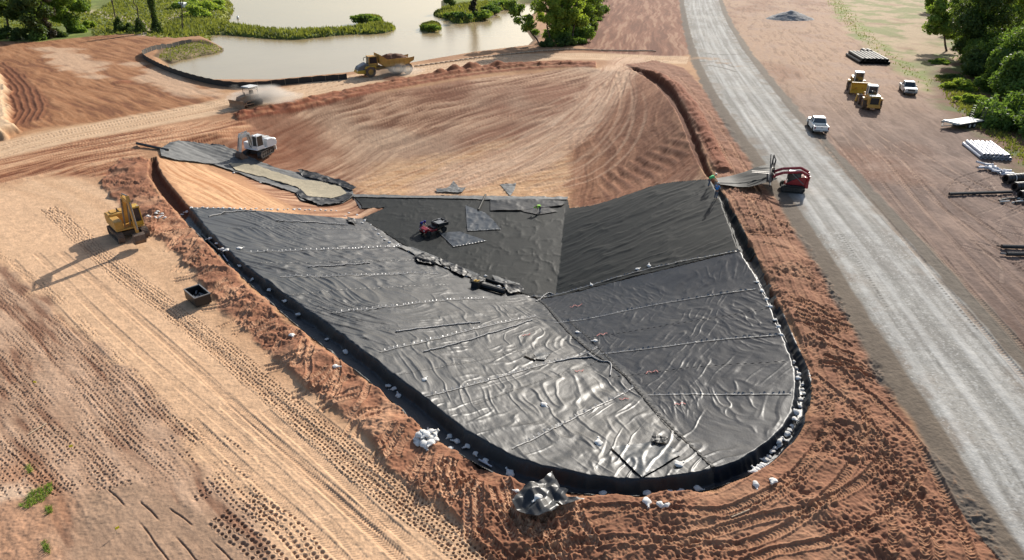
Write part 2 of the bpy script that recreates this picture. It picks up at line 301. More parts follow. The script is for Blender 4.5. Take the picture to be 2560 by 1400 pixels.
# windrows at the far side of the pad
for k, (dy, hh) in enumerate([(0, .8), (-12, .55), (12, .45)]):
    P = smoothline(PL([(590,292+dy*.4),(750,262+dy*.6),(900,228+dy*.6),(1050,200+dy*.6),(1200,176+dy*.6),(1350,162+dy*.5),(1490,163+dy*.3)])); I, d, s = near_line(P, 3)
    w_ = (1 - ss(.1, 1.5, np.abs(d))) * (1 - .4 * ss(0, .5, fbm(s * .4, d * .3, 2, 111 + k))); Z[I] += hh * w_ * (.8 + .6 * fbm(s * .8, d * .5, 3, 112 + k)); paint(I, ss(.05, .5, w_), sr(142,78,50), .85); paint(I, ss(.8, 1., w_), sr(196,140,100), .5); ROUGH[I] += .08 * w_
P = smoothline(PL([(1570,172),(1640,186),(1700,232),(1740,300),(1780,390),(1800,430)])); I, d, s = near_line(P, 3); w_ = 1 - ss(.1, 1.4, np.abs(d - .5)); Z[I] += .45 * w_ * (.8 + .5 * fbm(s * .8, d * .5, 3, 119)); paint(I, ss(.1, .6, w_), sr(150,86,56), .7)
# lumps of spoil beside the dump truck
for px, py, r_, h_ in [(1135,178,2.4,1.0),(1175,172,2.6,1.2),(1240,163,2.2,.8),(1100,185,1.6,.5),(305,205,2,.3),(985,196,2.6,.4)]:
    cx, cy = pw(px, py); I = sub(np.array([[cx, cy]]), r_ * 1.6); q = np.hypot(X[I] - cx, (Y[I] - cy)); w_ = np.clip(1 - q / r_, 0, 1); Z[I] += h_ * w_; paint(I, ss(0, .3, w_), sr(158,102,70), .8)
# trench walls bare earth
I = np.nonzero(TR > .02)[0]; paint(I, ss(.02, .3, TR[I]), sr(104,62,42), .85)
# road
RL = [(1705,-30),(1712,20),(1722,70),(1747,150),(1792,240),(1852,325),(1922,425),(2000,530),(2080,650),(2170,790),(2270,950),(2370,1100),(2470,1250),(2560,1385),(2640,1500)]
RR = [(1790,-30),(1800,20),(1818,60),(1862,135),(1932,228),(2012,322),(2100,422),(2200,530),(2300,640),(2400,755),(2500,868),(2620,1010),(3000,1500)]
roadP = np.concatenate([smoothline(PL(RL), 2), smoothline(PL(RR), 2)[::-1]])
I, m, dd = region(roadP, .15, 0); k_ = dd > -2.6; I, dd = I[k_], dd[k_]
x, y = X[I], Y[I]
sh = ss(-2.0, -1.4, dd + .5 * Md[I]); paint(I, sh, sr(120,112,100), .9); Z[I] += .18 * ss(-2.2, -.1, dd)
m = ss(-.15, .25, dd + .25 * Md[I]); cl = (smoothline(PL(RL)), smoothline(PL(RR)))
n0 = min(len(cl[0]), len(cl[1])); mid = np.array([(cl[0][int(t * (len(cl[0]) - 1))] + cl[1][int(t * (len(cl[1]) - 1))]) / 2 for t in np.linspace(0, 1, 40)])
dm, sm, gm = pdist(x, y, mid); dm = dm * gm
paint(I, m, sr(176,173,164)); n = fbm(sm / 16, dm / .35, 3, 121, .6); paint(I, m * ss(.0, .5, n), sr(206,203,194), .8); paint(I, m * ss(.05, .5, -n), sr(148,145,136), .8)
lp = fbm(x * .22, y * .12, 3, 125); paint(I, m * ss(.05, .5, lp), sr(158,153,144), .6); paint(I, m * ss(.1, .5, -lp), sr(196,190,178), .5); paint(I, m * (1 - ss(.2, 2.4, dd)) * ss(-.1, .4, fbm(x * .6, y * .6, 3, 126)), sr(150,136,120), .7)
I_, d_, s_ = near_line(smoothline(PL([(1690,150),(1780,146),(1840,170)])), 4); paint(I_, (1 - ss(.5, 3.5, np.abs(d_))) * ss(-.4, .3, fbm(X[I_] * .5, Y[I_] * .5, 3, 127)), sr(196,160,124), .6)
sp = vn(x * 9, y * 9, 122) * (y < 60); paint(I, m * ss(.45, .8, sp), sr(222,220,212), .6); paint(I, m * ss(.5, .9, -sp), sr(120,116,108), .5)
for o in (-2.9, -.9, 1.2, 3.0):
    w_ = m * (1 - ss(.12, .45, np.abs(dm - o - .3 * fbm(sm * .05, dm * 0 + o, 2, 123)))) * (.55 + .45 * fbm(sm * .5, dm * 2, 2, 124)); paint(I, w_, sr(222,220,212), .7); Z[I] += .025 * w_
RM = np.zeros(len(X)); RM[I] = sh; ROUGH[I] = ROUGH[I] * (1 - m) + .012 * m
I = sub(roadP, 2); 
for pts in ([(1765,135),(1800,140),(1850,137)], [(1750,155),(1800,158),(1835,170)], [(1770,165),(1810,172),(1840,182)]):
    P = smoothline(PL(pts)); I, d, s = near_line(P, 1); paint(I, 1 - ss(.1, .45, np.abs(d)), sr(112,106,98), .8)
for pts in ([(2100,590),(2160,680),(2220,780)], [(2330,700),(2380,760),(2440,830)]):
    P = smoothline(PL(pts)); I, d, s = near_line(P, .5); paint(I, (1 - ss(.05, .15, np.abs(d))) * ss(.2, .8, np.sin(s * 14)), sr(80,74,66), .8)
# yard tyre marks, right
for k in range(60):
    cx, cy = random.uniform(2150, 2660), random.uniform(330, 860); r0 = random.uniform(120, 420); a0 = random.uniform(0, 6.28)
    pts = [(cx + r0 * math.cos(a0 + t * .5), cy + r0 * .5 * math.sin(a0 + t * .5)) for t in range(4)]
    if min(p[1] for p in pts) < 250 or min(p[0] - (p[1] - 300) * .98 for p in pts) < 2080: continue
    P = smoothline(PL(pts)); m_ok = P[:, 0].min() > 20; tyre(P, w=.2, depth=.04, pitch=.25, c=sr(190,168,148) if k % 2 else sr(96,76,64), k=.45, rim=.9)
for pts in ([(1980,330),(2160,540),(2330,730),(2560,990)], [(2060,340),(2250,560),(2450,800),(2600,960)], [(2150,380),(2300,560),(2480,740),(2620,850)], [(1900,120),(2050,300),(2250,480),(2560,700)], [(1840,30),(1960,160),(2110,320),(2300,440),(2560,560)]):
    tyre(smoothline(PL([(p[0] + 60, p[1] - 10) for p in pts])), w=.25, depth=.05, pitch=.3, c=sr(196,164,136), k=.45, rim=.8)
# ---- lake basin
ZS[0] = 1.0
def PLb(p): return np.array([pw(a[0], a[1], (a[2] if len(a) > 2 else 0) * 2.1) for a in p])
WZ = -1.3
LAKE = [(520,96),(540,80),(600,90),(560,60),(585,30),(575,5),(560,-25),(700,-60),(1000,-80),(1320,-70),(1600,-60),(1540,-25),(1500,-12),(1330,5),(1180,-8),(1100,-4),(1100,25),(1140,48),(1225,50),(1262,25),(1320,5),(1345,20),(1300,60),(1340,118),(1200,135),(1050,160),(880,190),(700,208),(620,213),(560,210),(470,192),(430,170),(420,150),(470,140),(545,130),(560,118)]
lakeP = smoothline(PL(LAKE, WZ), 1)
I, m, d = region(lakeP, .3, 0)
SHORE = (I, d)
Z[I] = Z[I] * (1 - ss(-3, 0, d)) + (WZ - .08) * ss(-3, 0, d); Z[I] -= .7 * ss(0, 3, d)
paint(I, ss(-3.5, -.5, d), sr(150,128,98), .6); paint(I, ss(-.5, 1, d), sr(120,105,80))
# peninsula and islands
LAND = [[(400,92),(420,55),(520,45),(575,60),(610,66),(700,78),(780,76),(870,72),(940,58),(985,62),(990,72),(960,82),(860,84),(760,96),(690,96),(600,88),(540,82),(500,96),(440,104)],
        [(894,46),(920,42),(955,46),(958,54),(930,60),(897,56)], [(1052,68),(1075,60),(1100,62),(1098,72),(1075,78),(1055,74)],
        [(1082,34),(1110,20),(1180,10),(1280,4),(1290,16),(1240,30),(1228,44),(1180,54),(1140,58),(1118,46),(1090,40)],
        [(395,150),(420,120),(490,108),(555,118),(555,128),(480,142),(430,154)]]
landP = [smoothline(PL(p, WZ + .3), 1) for p in LAND]
for k, P in enumerate(landP):
    I, m, d = region(P, .3, .8, .4); t = ss(-1.2, 1.2, d); Z[I] = Z[I] * (1 - t) + (WZ + .55 + .35 * ss(0, 4, d) + .2 * fbm(X[I] * .3, Y[I] * .3, 2, 131)) * t
    c = sr(112,128,60) if k < 4 else sr(150,132,96)
    paint(I, ss(-.5, .6, d), c); paint(I, ss(-.5, .6, d) * ss(0, .5, fbm(X[I] * .4, Y[I] * .3, 2, 132)), sr(86,104,44) if k < 4 else sr(172,152,112), .7)
    paint(I, (1 - ss(0, .9, np.abs(d + .2))), sr(84,74,54), .8)
# green bank top left with pale tracks
I, m, d = region([(230,90),(228,20),(300,-30),(560,-40),(588,10),(560,60),(580,66),(520,84),(400,92),(330,84)], 1.0, 2, .2)
paint(I, m, sr(122,132,66)); paint(I, m * ss(-.1, .4, fbm(X[I] * .15, Y[I] * .08, 3, 133)), sr(168,166,96), .8)
for pts, w0 in (([(225,28),(290,42),(350,56),(440,40),(560,5)], 2.6), ([(350,52),(372,72),(380,88)], 2.2), ([(-200,30),(225,28)], 3)):
    P = smoothline(PL(pts)); I, d, s = near_line(P, w0 * 3); paint(I, 1 - ss(w0, w0 * 1.6, np.abs(d) + fbm(s * .1, d * .1, 2, 134)), sr(216,196,168), .9)
# clods and fine relief everywhere on bare soil
near_f = np.clip(1.25 - Y / 160, .25, 1)
cl1 = fbm(X * 2.3, Y * 2.3, 3, 141, .6); cl2 = vn(X * 7.5, Y * 7.5, 145) * (Y < 75)
Z += ROUGH * (.75 * cl1 + .3 * cl2) * near_f
V = fbm(X * 1.3, Y * 1.3, 4, 147, .65); COL *= (1 + .16 * V)[:, None] * (np.array([[1.10, 1.08, 1.12]]) - RM[:, None] * np.array([[.1, .08, .10]]))
cl3 = ss(.35, .8, cl2 + .4 * cl1) * (ROUGH > .06); COL = COL * (1 - .25 * cl3[:, None]) + sr(206,160,120) * .25 * cl3[:, None]

# ---- liner sheets cut from the same plan grid
LINER = [(466,520),(560,516),(700,523),(850,534),(905,548,-3.)] # far edge of the left slope
linP = np.concatenate([ringP[:0], lipP[int(.045 * len(lipP)):int(.80 * len(lipP))]])
# close through the floor
def lipidx(px, py):
    p = np.array(pw(px, py)); return int(np.argmin(((lipP - p) ** 2).sum(1)))
a_, b_ = lipidx(452, 543), lipidx(1790, 448)
lip_in = lipP[a_:b_ + 1].copy()
cen = lip_in.mean(0); 
far_edge = PLb([(1772,447,0),(1640,468,-1.2),(1480,498,-2.2),(1425,518,-2.9),(1420,497,-2.9),(1250,492,-2.9),(880,489,-2.9),(900,520,-2.9),(960,516,-2.9),(860,532,-2.2),(700,521,-1.2),(560,515,-.4),(468,520,.0)])
allP = np.concatenate([lip_in, far_edge])
FAB = [(905,516,-3),(880,488,-3),(1420,495,-3),(1425,516,-2.95),(1480,500,-2.2),(1640,468,-1.2),(1772,447,0),(1800,470,0),(1835,520,0),(1866,585,0),(1895,640,0),(1845,628,0),(1600,676,-1.3),(1480,712,-2.2),(1345,748,-3.),(1180,690,-3.),(1020,620,-3.),(900,545,-3.)]
fabP = PLb(FAB)
x0 = sub(allP, .5); xi, yi = X[x0], Y[x0]
ina = inside(xi, yi, allP); LM = np.zeros(len(X), bool); LM[x0] = ina
inf_ = inside(xi, yi, fabP); FM = np.zeros(len(X), bool); FM[x0] = inf_ & ina; LM &= ~FM
dA = np.zeros(len(X)); dA[x0] = np.where(ina, pdist(xi, yi, allP, True)[0], 0)
baseZ = Z.copy()
both = LM | FM
# smooth clod noise away under the sheets; drop the soil below them
I = np.nonzero(both)[0]; Z[I] -= .16 * ss(.05, .5, dA[I])
def submesh(mask, zz):
    M = mask.reshape(NR, NC); q = M[:-1, :-1] & M[1:, :-1] & M[1:, 1:] & M[:-1, 1:]
    r, c = np.nonzero(q); i = r * NC + c; quads = np.stack([i, i + 1, i + NC + 1, i + NC], 1)
    used = np.unique(quads); remap = np.zeros(len(X), np.int64); remap[used] = np.arange(len(used))
    return np.stack([X[used], Y[used], zz[used]], 1), remap[quads], used
def mesh_np(name, v, f, mat, smooth=True, col=None):
    me = bpy.data.meshes.new(name); k = f.shape[1]
    me.vertices.add(len(v)); me.vertices.foreach_set('co', v.astype(np.float32).ravel())
    me.loops.add(f.size); me.loops.foreach_set('vertex_index', f.astype(np.int32).ravel())
    me.polygons.add(len(f)); me.polygons.foreach_set('loop_start', np.arange(0, f.size, k, dtype=np.int32)); me.polygons.foreach_set('loop_total', np.full(len(f), k, np.int32))
    me.polygons.foreach_set('use_smooth', np.full(len(f), smooth)); me.update(calc_edges=True)
    if col is not None:
        at = me.color_attributes.new('col', 'FLOAT_COLOR', 'POINT'); c4 = np.ones((len(v), 4), np.float32); c4[:, :3] = col; at.data.foreach_set('color', c4.ravel())
    me.materials.append(mat); o = bpy.data.objects.new(name, me); C.objects.link(o); return o
# ------------------------------------------------------------------ materials
MATS = {}
def mat(name, c, rough=.6, metal=0., var=.12, vs=3., bump=0., bs=20., spec=.5, attr=False, trans=0., coat=0.):
    if name in MATS: return MATS[name]
    m = bpy.data.materials.new(name); m.use_nodes = True; N = m.node_tree; b = N.nodes['Principled BSDF']
    b.inputs['Roughness'].default_value = rough; b.inputs['Metallic'].default_value = metal; b.inputs['Specular IOR Level'].default_value = spec
    if trans: b.inputs['Transmission Weight'].default_value = trans
    if coat: b.inputs['Coat Weight'].default_value = coat
    tc = N.nodes.new('ShaderNodeNewGeometry' if attr else 'ShaderNodeTexCoord'); out = tc.outputs['Position'] if attr else tc.outputs['Object']
    nz = N.nodes.new('ShaderNodeTexNoise'); nz.inputs['Scale'].default_value = vs; nz.inputs['Detail'].default_value = 5; nz.inputs['Roughness'].default_value = .65
    N.links.new(out, nz.inputs['Vector'])
    mp = N.nodes.new('ShaderNodeMapRange'); mp.inputs[1].default_value = .25; mp.inputs[2].default_value = .75; mp.inputs[3].default_value = 1 - var; mp.inputs[4].default_value = 1 + var
    N.links.new(nz.outputs['Fac'], mp.inputs[0])
    mx = N.nodes.new('ShaderNodeVectorMath'); mx.operation = 'SCALE'; N.links.new(mp.outputs[0], mx.inputs['Scale'])
    if attr:
        a = N.nodes.new('ShaderNodeAttribute'); a.attribute_name = 'col'; N.links.new(a.outputs['Color'], mx.inputs[0])
    else: mx.inputs[0].default_value = tuple(c)[:3]
    N.links.new(mx.outputs[0], b.inputs['Base Color'])
    if bump:
        n2 = N.nodes.new('ShaderNodeTexNoise'); n2.inputs['Scale'].default_value = bs; n2.inputs['Detail'].default_value = 4; N.links.new(out, n2.inputs['Vector'])
        bp = N.nodes.new('ShaderNodeBump'); bp.inputs['Strength'].default_value = 1; bp.inputs['Distance'].default_value = bump; N.links.new(n2.outputs['Fac'], bp.inputs['Height']); N.links.new(bp.outputs[0], b.inputs['Normal'])
    MATS[name] = m; return m
m_ground = mat('ground_soil', (0,0,0), .95, var=.18, vs=2.2, bump=.025, bs=7, spec=.15, attr=True)
m_liner = mat('liner_plastic_shaded', (.009,.013,.020), .42, var=.25, vs=1.2, bump=.005, bs=9, spec=.17)  # right slope: shade and sky blue put into the plastic's colour
m_fabric = mat('floor_fabric', (.014,.016,.015), .62, var=.2, vs=1.0, bump=.006, bs=8, spec=.12)
m_water = mat('lake_water', sr(200,174,128,.56), .2, var=.10, vs=.02, bump=.03, bs=.5, spec=.38)

def tag(o, label=None, cat=None, group=None, kind=None):
    if label: o['label'] = label
    if cat: o['category'] = cat
    if group: o['group'] = group
    if kind: o['kind'] = kind
    return o
# ground sheet
i = (np.arange(NR - 1)[:, None] * NC + np.arange(NC - 1)[None, :]).ravel()
ground = mesh_np('ground', np.stack([X, Y, Z], 1), np.stack([i, i + 1, i + NC + 1, i + NC], 1), m_ground, True, COL.clip(0.01, .9))
tag(ground, 'bare red and tan graded earth of the building site', 'ground', kind='structure')
Zg = Z.reshape(NR, NC)
def zat(x, y):
    r = np.clip(np.searchsorted(Dr, y) - 1, 0, NR - 2); fr = (y - Dr[r]) / (Dr[r + 1] - Dr[r]); uu = x / (y * cT + H * sT)
    c = np.clip(np.searchsorted(u, uu) - 1, 0, NC - 2); fc = (uu - u[c]) / (u[c + 1] - u[c]); fr = np.clip(fr, 0, 1); fc = np.clip(fc, 0, 1)
    return float(Zg[r, c] * (1 - fr) * (1 - fc) + Zg[r + 1, c] * fr * (1 - fc) + Zg[r, c + 1] * (1 - fr) * fc + Zg[r + 1, c + 1] * fr * fc)
LZ = np.full(len(X), -99.)
# wrinkles of the black plastic
I = np.nonzero(LM)[0]; x, y = X[I], Y[I]
# quiet base: plan surface without clods
def macro(I):
    """basin plan height, recomputed without soil detail"""
    x, y = X[I], Y[I]; inR = inside(x, y, rimP); inT = inside(x, y, toeP)
    dr = pdist(x, y, rimP, True)[0]; dt = pdist(x, y, toeP, True)[0]
    z = slope_z(x, y, inT, dr, dt); z = np.where(inR, z, 0)
    return z - TR[I] + .10 * fbm(x * .08, y * .08, 2, 3)
cornP = PLb([(1345,745,-3),(1430,850,-2.),(1560,930,-1.3),(1640,1030,-.9),(1790,1185,0)])
dcn, scn, gcn = pdist(x, y, cornP); RP = np.concatenate([cornP, PLb([(1800,1260),(2300,1260),(2300,560),(1845,600)])]); inRP = inside(x, y, RP); rightm = np.where(inRP, ss(-.3, .3, dcn), ss(-.3, .3, -dcn))   # >0 on the left of the line walking towards camera = right slope in plan
toel = PLb([(1345,750,-3),(1020,620,-3),(905,545,-3)]); dtl, stl, gtl = pdist(x, y, toel)
lf = ss(2, 9, -(x - (-3)) ) * 1.0                                                                 # far left part: finer, slope-parallel folds
bw1, bw2 = 3.2 * fbm(x * .10, y * .10, 2, 181), 3.2 * fbm(x * .10, y * .10, 2, 182); wx = x + bw1 + .3 * fbm(x * .6, y * .6, 2, 151); wy = y + bw2 + .3 * fbm(x * .5, y * .5, 2, 152)
def folds(p, q, fa, fb, s, th=.35): return np.clip(ridge(p * fa, q * fb, 1, s) - th, 0, 1) * 1.2
ra = R(24); px_ = wx * math.cos(ra) + wy * math.sin(ra); py_ = -wx * math.sin(ra) + wy * math.cos(ra)
rb = R(-38); qx_ = wx * math.cos(rb) + wy * math.sin(rb); qy_ = -wx * math.sin(rb) + wy * math.cos(rb)
gate = ss(-.25, .25, fbm(x * .28, y * .28, 2, 149))
rc = R(5); sx_ = wx * math.cos(rc) + wy * math.sin(rc); sy_ = -wx * math.sin(rc) + wy * math.cos(rc)
g2_ = (1 - gate) * ss(-.5, .1, fbm(wx * .5 + 9, wy * .5, 2, 148))
soft = .035 * fbm(px_ * 1.9, py_ * .8, 3, 158) + .035 * fbm(qx_ * 1.3, qy_ * .6, 2, 164)
near_w = .080 * folds(px_, py_, 1.9, .30, 153, .45) * (1 - .6 * rightm) * gate + .070 * folds(qx_, qy_, 1.9, .34, 156, .45) * g2_ * (1 - .3 * rightm) + .035 * folds(sx_, sy_, 2.4, .7, 159, .4) * rightm * gate + soft * (1 - .45 * rightm) + .03 * fbm(wx * .35, wy * .35, 2, 166)
ang = R(-14); ca, sa = math.cos(ang), math.sin(ang); al = wx * ca + wy * sa; ac = -wx * sa + wy * ca
far_w = .09 * folds(al, ac, .28, 1.15, 161, .35) + .08 * folds(al + ac * .3, ac - al * .12, .3, 1.5, 165, .4) + .02 * ridge(al * .5, ac * 2, 1, 167) + .03 * fbm(al * .5, ac * 1.9, 3, 163) + .07 * fbm(al * .9, ac * .55, 2, 168)
flat = ss(0, .3, dA[I]); wz = (near_w * (1 - lf) + far_w * lf) * ss(.0, .6, TR[I] * 0 + dA[I])
LZ[I] = macro(I) + .06 + wz * (1 - .6 * ss(.1, .5, TR[I]))
RPM = np.zeros(len(X), bool); RPM[I] = inRP
M_ = LM.reshape(NR, NC); q_ = M_[:-1, :-1] & M_[1:, :-1] & M_[1:, 1:] & M_[:-1, 1:]; r_, c_ = np.nonzero(q_); qi = r_ * NC + c_; QD = np.stack([qi, qi + 1, qi + NC + 1, qi + NC], 1)
def part_of(sel):
    Q = QD[sel]; us = np.unique(Q); rm = np.zeros(len(X), np.int64); rm[us] = np.arange(len(us)); return np.stack([X[us], Y[us], LZ[us]], 1), rm[Q]
basin = bpy.data.objects.new('pond_liner', None); C.objects.link(basin); basin.location = (0, 45, -1.5)
tag(basin, 'black plastic sheeting welded in panels over the slopes of the excavated pond', 'pond liner')
m_liner_l = mat('liner_plastic_lit', (.022,.024,.026), .46, var=.25, vs=1.2, bump=.005, bs=9, spec=.38)  # same plastic, sun glare of the left slope put into paler colour and specular
v, f = part_of(~RPM[QD[:, 0]]); liner = mesh_np('plastic_sheet', v, f, m_liner_l); v, f = part_of(RPM[QD[:, 0]]); liner2 = mesh_np('plastic_sheet', v, f, m_liner); liner['label'] = 'black plastic sheeting on the left and near slopes, sunlit sheen put into its colour'; liner2['label'] = 'black plastic sheeting on the right slope, bluish shade put into its colour'
def setp(o, p):
    bpy.context.view_layer.update() if False else None
    o.parent = p; o.matrix_parent_inverse = Matrix.Translation(p.location).inverted() if p.rotation_euler.to_matrix() == Matrix.Identity(3) else p.matrix_basis.inverted()
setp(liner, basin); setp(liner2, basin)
I = np.nonzero(FM)[0]; x, y = X[I], Y[I]; wx = x + .7 * fbm(x * .4, y * .4, 2, 171); wy = y + .7 * fbm(x * .4, y * .4, 2, 172)
fl = inside(x, y, toeP)
a2 = R(12); al = wx * math.cos(a2) + wy * math.sin(a2); ac = -wx * math.sin(a2) + wy * math.cos(a2)
fz = np.where(fl, .07 * np.clip(ridge(wx * .55, wy * .5, 3, 173), -.1, 1) ** 2 + .012 * fbm(wx * 1.5, wy * 1.2, 2, 175), .11 * np.clip(ridge(al * .2, ac * .8, 3, 176), 0, 1) ** 2 + .045 * fbm(al * .4, ac * 2.0, 3, 179))
LZ[I] = macro(I) + .06 + fz
v, f, used = submesh(FM, LZ)
fab = mesh_np('floor_fabric', v, f, m_fabric); tag(fab, 'dull dark grey fabric spread over the pond floor and its far right slope', 'fabric')
LZg = np.where(LZ > -50, LZ, Z).reshape(NR, NC)
def top(x, y):
    r = int(np.clip(np.searchsorted(Dr, y) - 1, 0, NR - 2)); uu = x / (y * cT + H * sT); c = int(np.clip(np.searchsorted(u, uu) - 1, 0, NC - 2))
    return float(LZg[r:r + 2, c:c + 2].max())
def at(px, py, dz=0.):
    z = 0.
    for _ in range(14):
        x, y = pw(px, py, z + dz); z = .5 * z + .5 * top(x, y)
    x, y = pw(px, py, z + dz); return Vector((x, y, top(x, y)))
# water
wp = [pw(a, b, WZ) for a, b in [(300,120),(420,200),(560,224),(700,221),(900,200),(1100,168),(1345,128),(1420,100),(1500,20),(1640,-60)]]
wp += [(400, 1500), (-500, 1500), (-900, 700), pw(380, -40, WZ), pw(380, 60, WZ)]
wv = np.array([[p[0], p[1], WZ] for p in wp]); wme = bpy.data.meshes.new('lake'); wme.from_pydata(wv.tolist(), [], [list(range(len(wv)))]); wme.materials.append(m_water)
wat = bpy.data.objects.new('lake', wme); C.objects.link(wat)
tag(wat, 'murky beige lake behind the site', 'water', kind='structure')
# ------------------------------------------------------------------ mesh builder
class MB:
    def __init__(s): s.v = []; s.f = []
    def add(s, vs, fs, M=None):
        o = len(s.v); s.v += [tuple(M @ Vector(p)) if M else tuple(p) for p in vs]; s.f += [[i + o for i in f] for f in fs]; return s
    def box(s, c, d, M=None, tz=1., ty=None):
        """box centre c, size d; tz tapers the top"""
        x, y, z = d[0] / 2, d[1] / 2, d[2] / 2; ty = tz if ty is None else ty
        vs = [(-x, -y, -z), (x, -y, -z), (x, y, -z), (-x, y, -z), (-x * tz, -y * ty, z), (x * tz, -y * ty, z), (x * tz, y * ty, z), (-x * tz, y * ty, z)]
        vs = [(a + c[0], b + c[1], e + c[2]) for a, b, e in vs]
        return s.add(vs, [(0, 3, 2, 1), (4, 5, 6, 7), (0, 1, 5, 4), (1, 2, 6, 5), (2, 3, 7, 6), (3, 0, 4, 7)], M)
    def prism(s, prof, y0, y1, M=None):
        """side profile (x, z) extruded from y0 to y1"""
        n = len(prof); vs = [(p[0], y0, p[1]) for p in prof] + [(p[0], y1, p[1]) for p in prof]
        fs = [list(range(n))[::-1], list(range(n, 2 * n))] + [(i, (i + 1) % n, n + (i + 1) % n, n + i) for i in range(n)]
        a = sum(prof[i][0] * prof[(i + 1) % n][1] - prof[(i + 1) % n][0] * prof[i][1] for i in range(n))
        if a > 0: fs = [f[::-1] for f in fs]
        return s.add(vs, [list(f)[::-1] for f in fs], M)
    def cyl(s, a, b, r0, r1=None, n=12, M=None):
        r1 = r0 if r1 is None else r1; a, b = Vector(a), Vector(b); d = (b - a).normalized(); t = d.orthogonal().normalized(); w = d.cross(t)
        vs = []
        for p, r in ((a, r0), (b, r1)):
            for i in range(n):
                q = 2 * math.pi * i / n; vs.append(p + t * (r * math.cos(q)) + w * (r * math.sin(q)))
        return s.add(vs, [list(range(n))[::-1], list(range(n, 2 * n))] + [(i, (i + 1) % n, n + (i + 1) % n, n + i) for i in range(n)], M)
    def tube(s, pts, r, n=8, M=None):
        for a, b in zip(pts[:-1], pts[1:]): s.cyl(a, b, r, n=n, M=M)
        return s
    def ring(s, c, ax, r0, r1, w, n=20, M=None):
        """tyre/pipe: hollow ring along axis ax"""
        c, d = Vector(c), Vector(ax).normalized(); t = d.orthogonal().normalized(); q = d.cross(t); vs = []
        for k, (r, h) in enumerate(((r1, -w / 2), (r1, w / 2), (r0, w / 2), (r0, -w / 2))):
            for i in range(n):
                a = 2 * math.pi * i / n; vs.append(c + d * h + t * (r * math.cos(a)) + q * (r * math.sin(a)))
        fs = [(k * n + i, k * n + (i + 1) % n, ((k + 1) % 4) * n + (i + 1) % n, ((k + 1) % 4) * n + i) for k in range(4) for i in range(n)]
        return s.add(vs, fs, M)
    def build(s, name, m, parent=None, bev=0., smooth=False):
        me = bpy.data.meshes.new(name); me.from_pydata(s.v, [], s.f)
        bm = bmesh.new(); bm.from_mesh(me); bmesh.ops.recalc_face_normals(bm, faces=bm.faces)
        if bev:
            try: bmesh.ops.bevel(bm, geom=[e for e in bm.edges if e.is_manifold and e.calc_face_angle(0) > .5], offset=bev, segments=1, affect='EDGES', clamp_overlap=True)
            except Exception: pass
        bm.to_mesh(me); bm.free(); me.materials.append(m)
        if smooth: me.polygons.foreach_set('use_smooth', [True] * len(me.polygons))
        o = bpy.data.objects.new(name, me); C.objects.link(o)
        if parent: o.parent = parent
        return o
def thing(name, label, cat, group=None):
    o = bpy.data.objects.new(name, None); C.objects.link(o); o.empty_display_size = .3
    return tag(o, label, cat, group)
def pose(o, a, b, dz=0.):
    """stand a thing on the ground between two photo points: rear a, front b"""
    A, B = at(*a), at(*b); o.location = ((A.x + B.x) / 2, (A.y + B.y) / 2, (A.z + B.z) / 2 + dz)
    o.rotation_euler = (0, -math.atan2(B.z - A.z, math.hypot(B.x - A.x, B.y - A.y)) * .7, math.atan2(B.y - A.y, B.x - A.x)); return (B - A).length
def copy_tree(o, parent=None):
    c = o.copy(); C.objects.link(c); c.parent = parent
    for ch in o.children: copy_tree(ch, c)
    return c
def dusty(name, c, k=.35): return mat(name, tuple(np.array(c) * (1 - k) + sr(190, 150, 112) * k), .65, var=.3, vs=1.6)
m_yel = mat('yellow_paint', (.50,.30,.03), .45, var=.2, vs=1.2); m_yeld = mat('dusty_yellow', (.50,.27,.055), .6, var=.3, vs=1.0)
m_white = mat('white_paint', (.74,.74,.72), .3, var=.06, vs=1); m_offw = mat('dusty_white', (.62,.60,.55), .5, var=.15, vs=1.5)
m_red = mat('red_paint', (.28,.015,.02), .35, var=.15); m_blk = mat('black_plastic', (.012,.012,.013), .5, var=.3); m_rub = mat('rubber', (.020,.019,.018), .8, var=.3)
m_rubd = mat('dusty_rubber', (.13,.09,.065), .9, var=.4, vs=3); m_glass = mat('dark_glass', (.02,.025,.03), .08, var=.1, spec=.8)
m_corr = mat('corrugated_plastic', (.012,.012,.013), .5, var=.3, spec=.38); m_steel = mat('worn_steel', (.20,.19,.18), .5, metal=.4, var=.3); m_dsteel = mat('dark_steel', (.05,.047,.045), .5, metal=.4, var=.4); m_grey = mat('grey_paint', (.12,.12,.12), .5, var=.2)
m_bag = mat('sandbag_cloth', (.62,.60,.56), .85, var=.22, vs=5, bump=.01, bs=14); m_pvc = mat('white_plastic_pipe', (.50,.51,.55), .45, var=.05)
m_load = mat('loose_dirt', sr(128,88,62), .95, var=.3, vs=2, bump=.06, bs=3); m_lamp = mat('lamp_glass', (.7,.7,.65), .15); m_tail = mat('tail_lamp', (.3,.01,.01), .2)
m_grav = mat('grey_gravel', (.25,.24,.23), .95, var=.5, vs=2.5, bump=.15, bs=3); m_wood = mat('pale_wood', (.55,.42,.28), .8); m_skin = mat('skin', (.35,.19,.12), .6)
m_hiy = mat('lime_cloth', (.35,.75,.05), .8); m_hig = mat('green_cloth', (.12,.62,.20), .8); m_blu = mat('blue_cloth', (.02,.22,.60), .8); m_nav = mat('navy_cloth', (.01,.015,.22), .8); m_jean = mat('grey_trousers', (.10,.12,.16), .85); m_hat = mat('hard_hat', (.75,.75,.68), .35)
m_seam = mat('seam_edge', (.15,.15,.148), .4, var=.6, vs=6); m_patch = mat('patch_plastic', (.026,.034,.042), .42, var=.3, spec=.3); m_rag = mat('black_rag', (.012,.013,.014), .5, var=.3, spec=.25); m_fold = mat('fold_sheen', (.20,.20,.20), .4, var=.3)
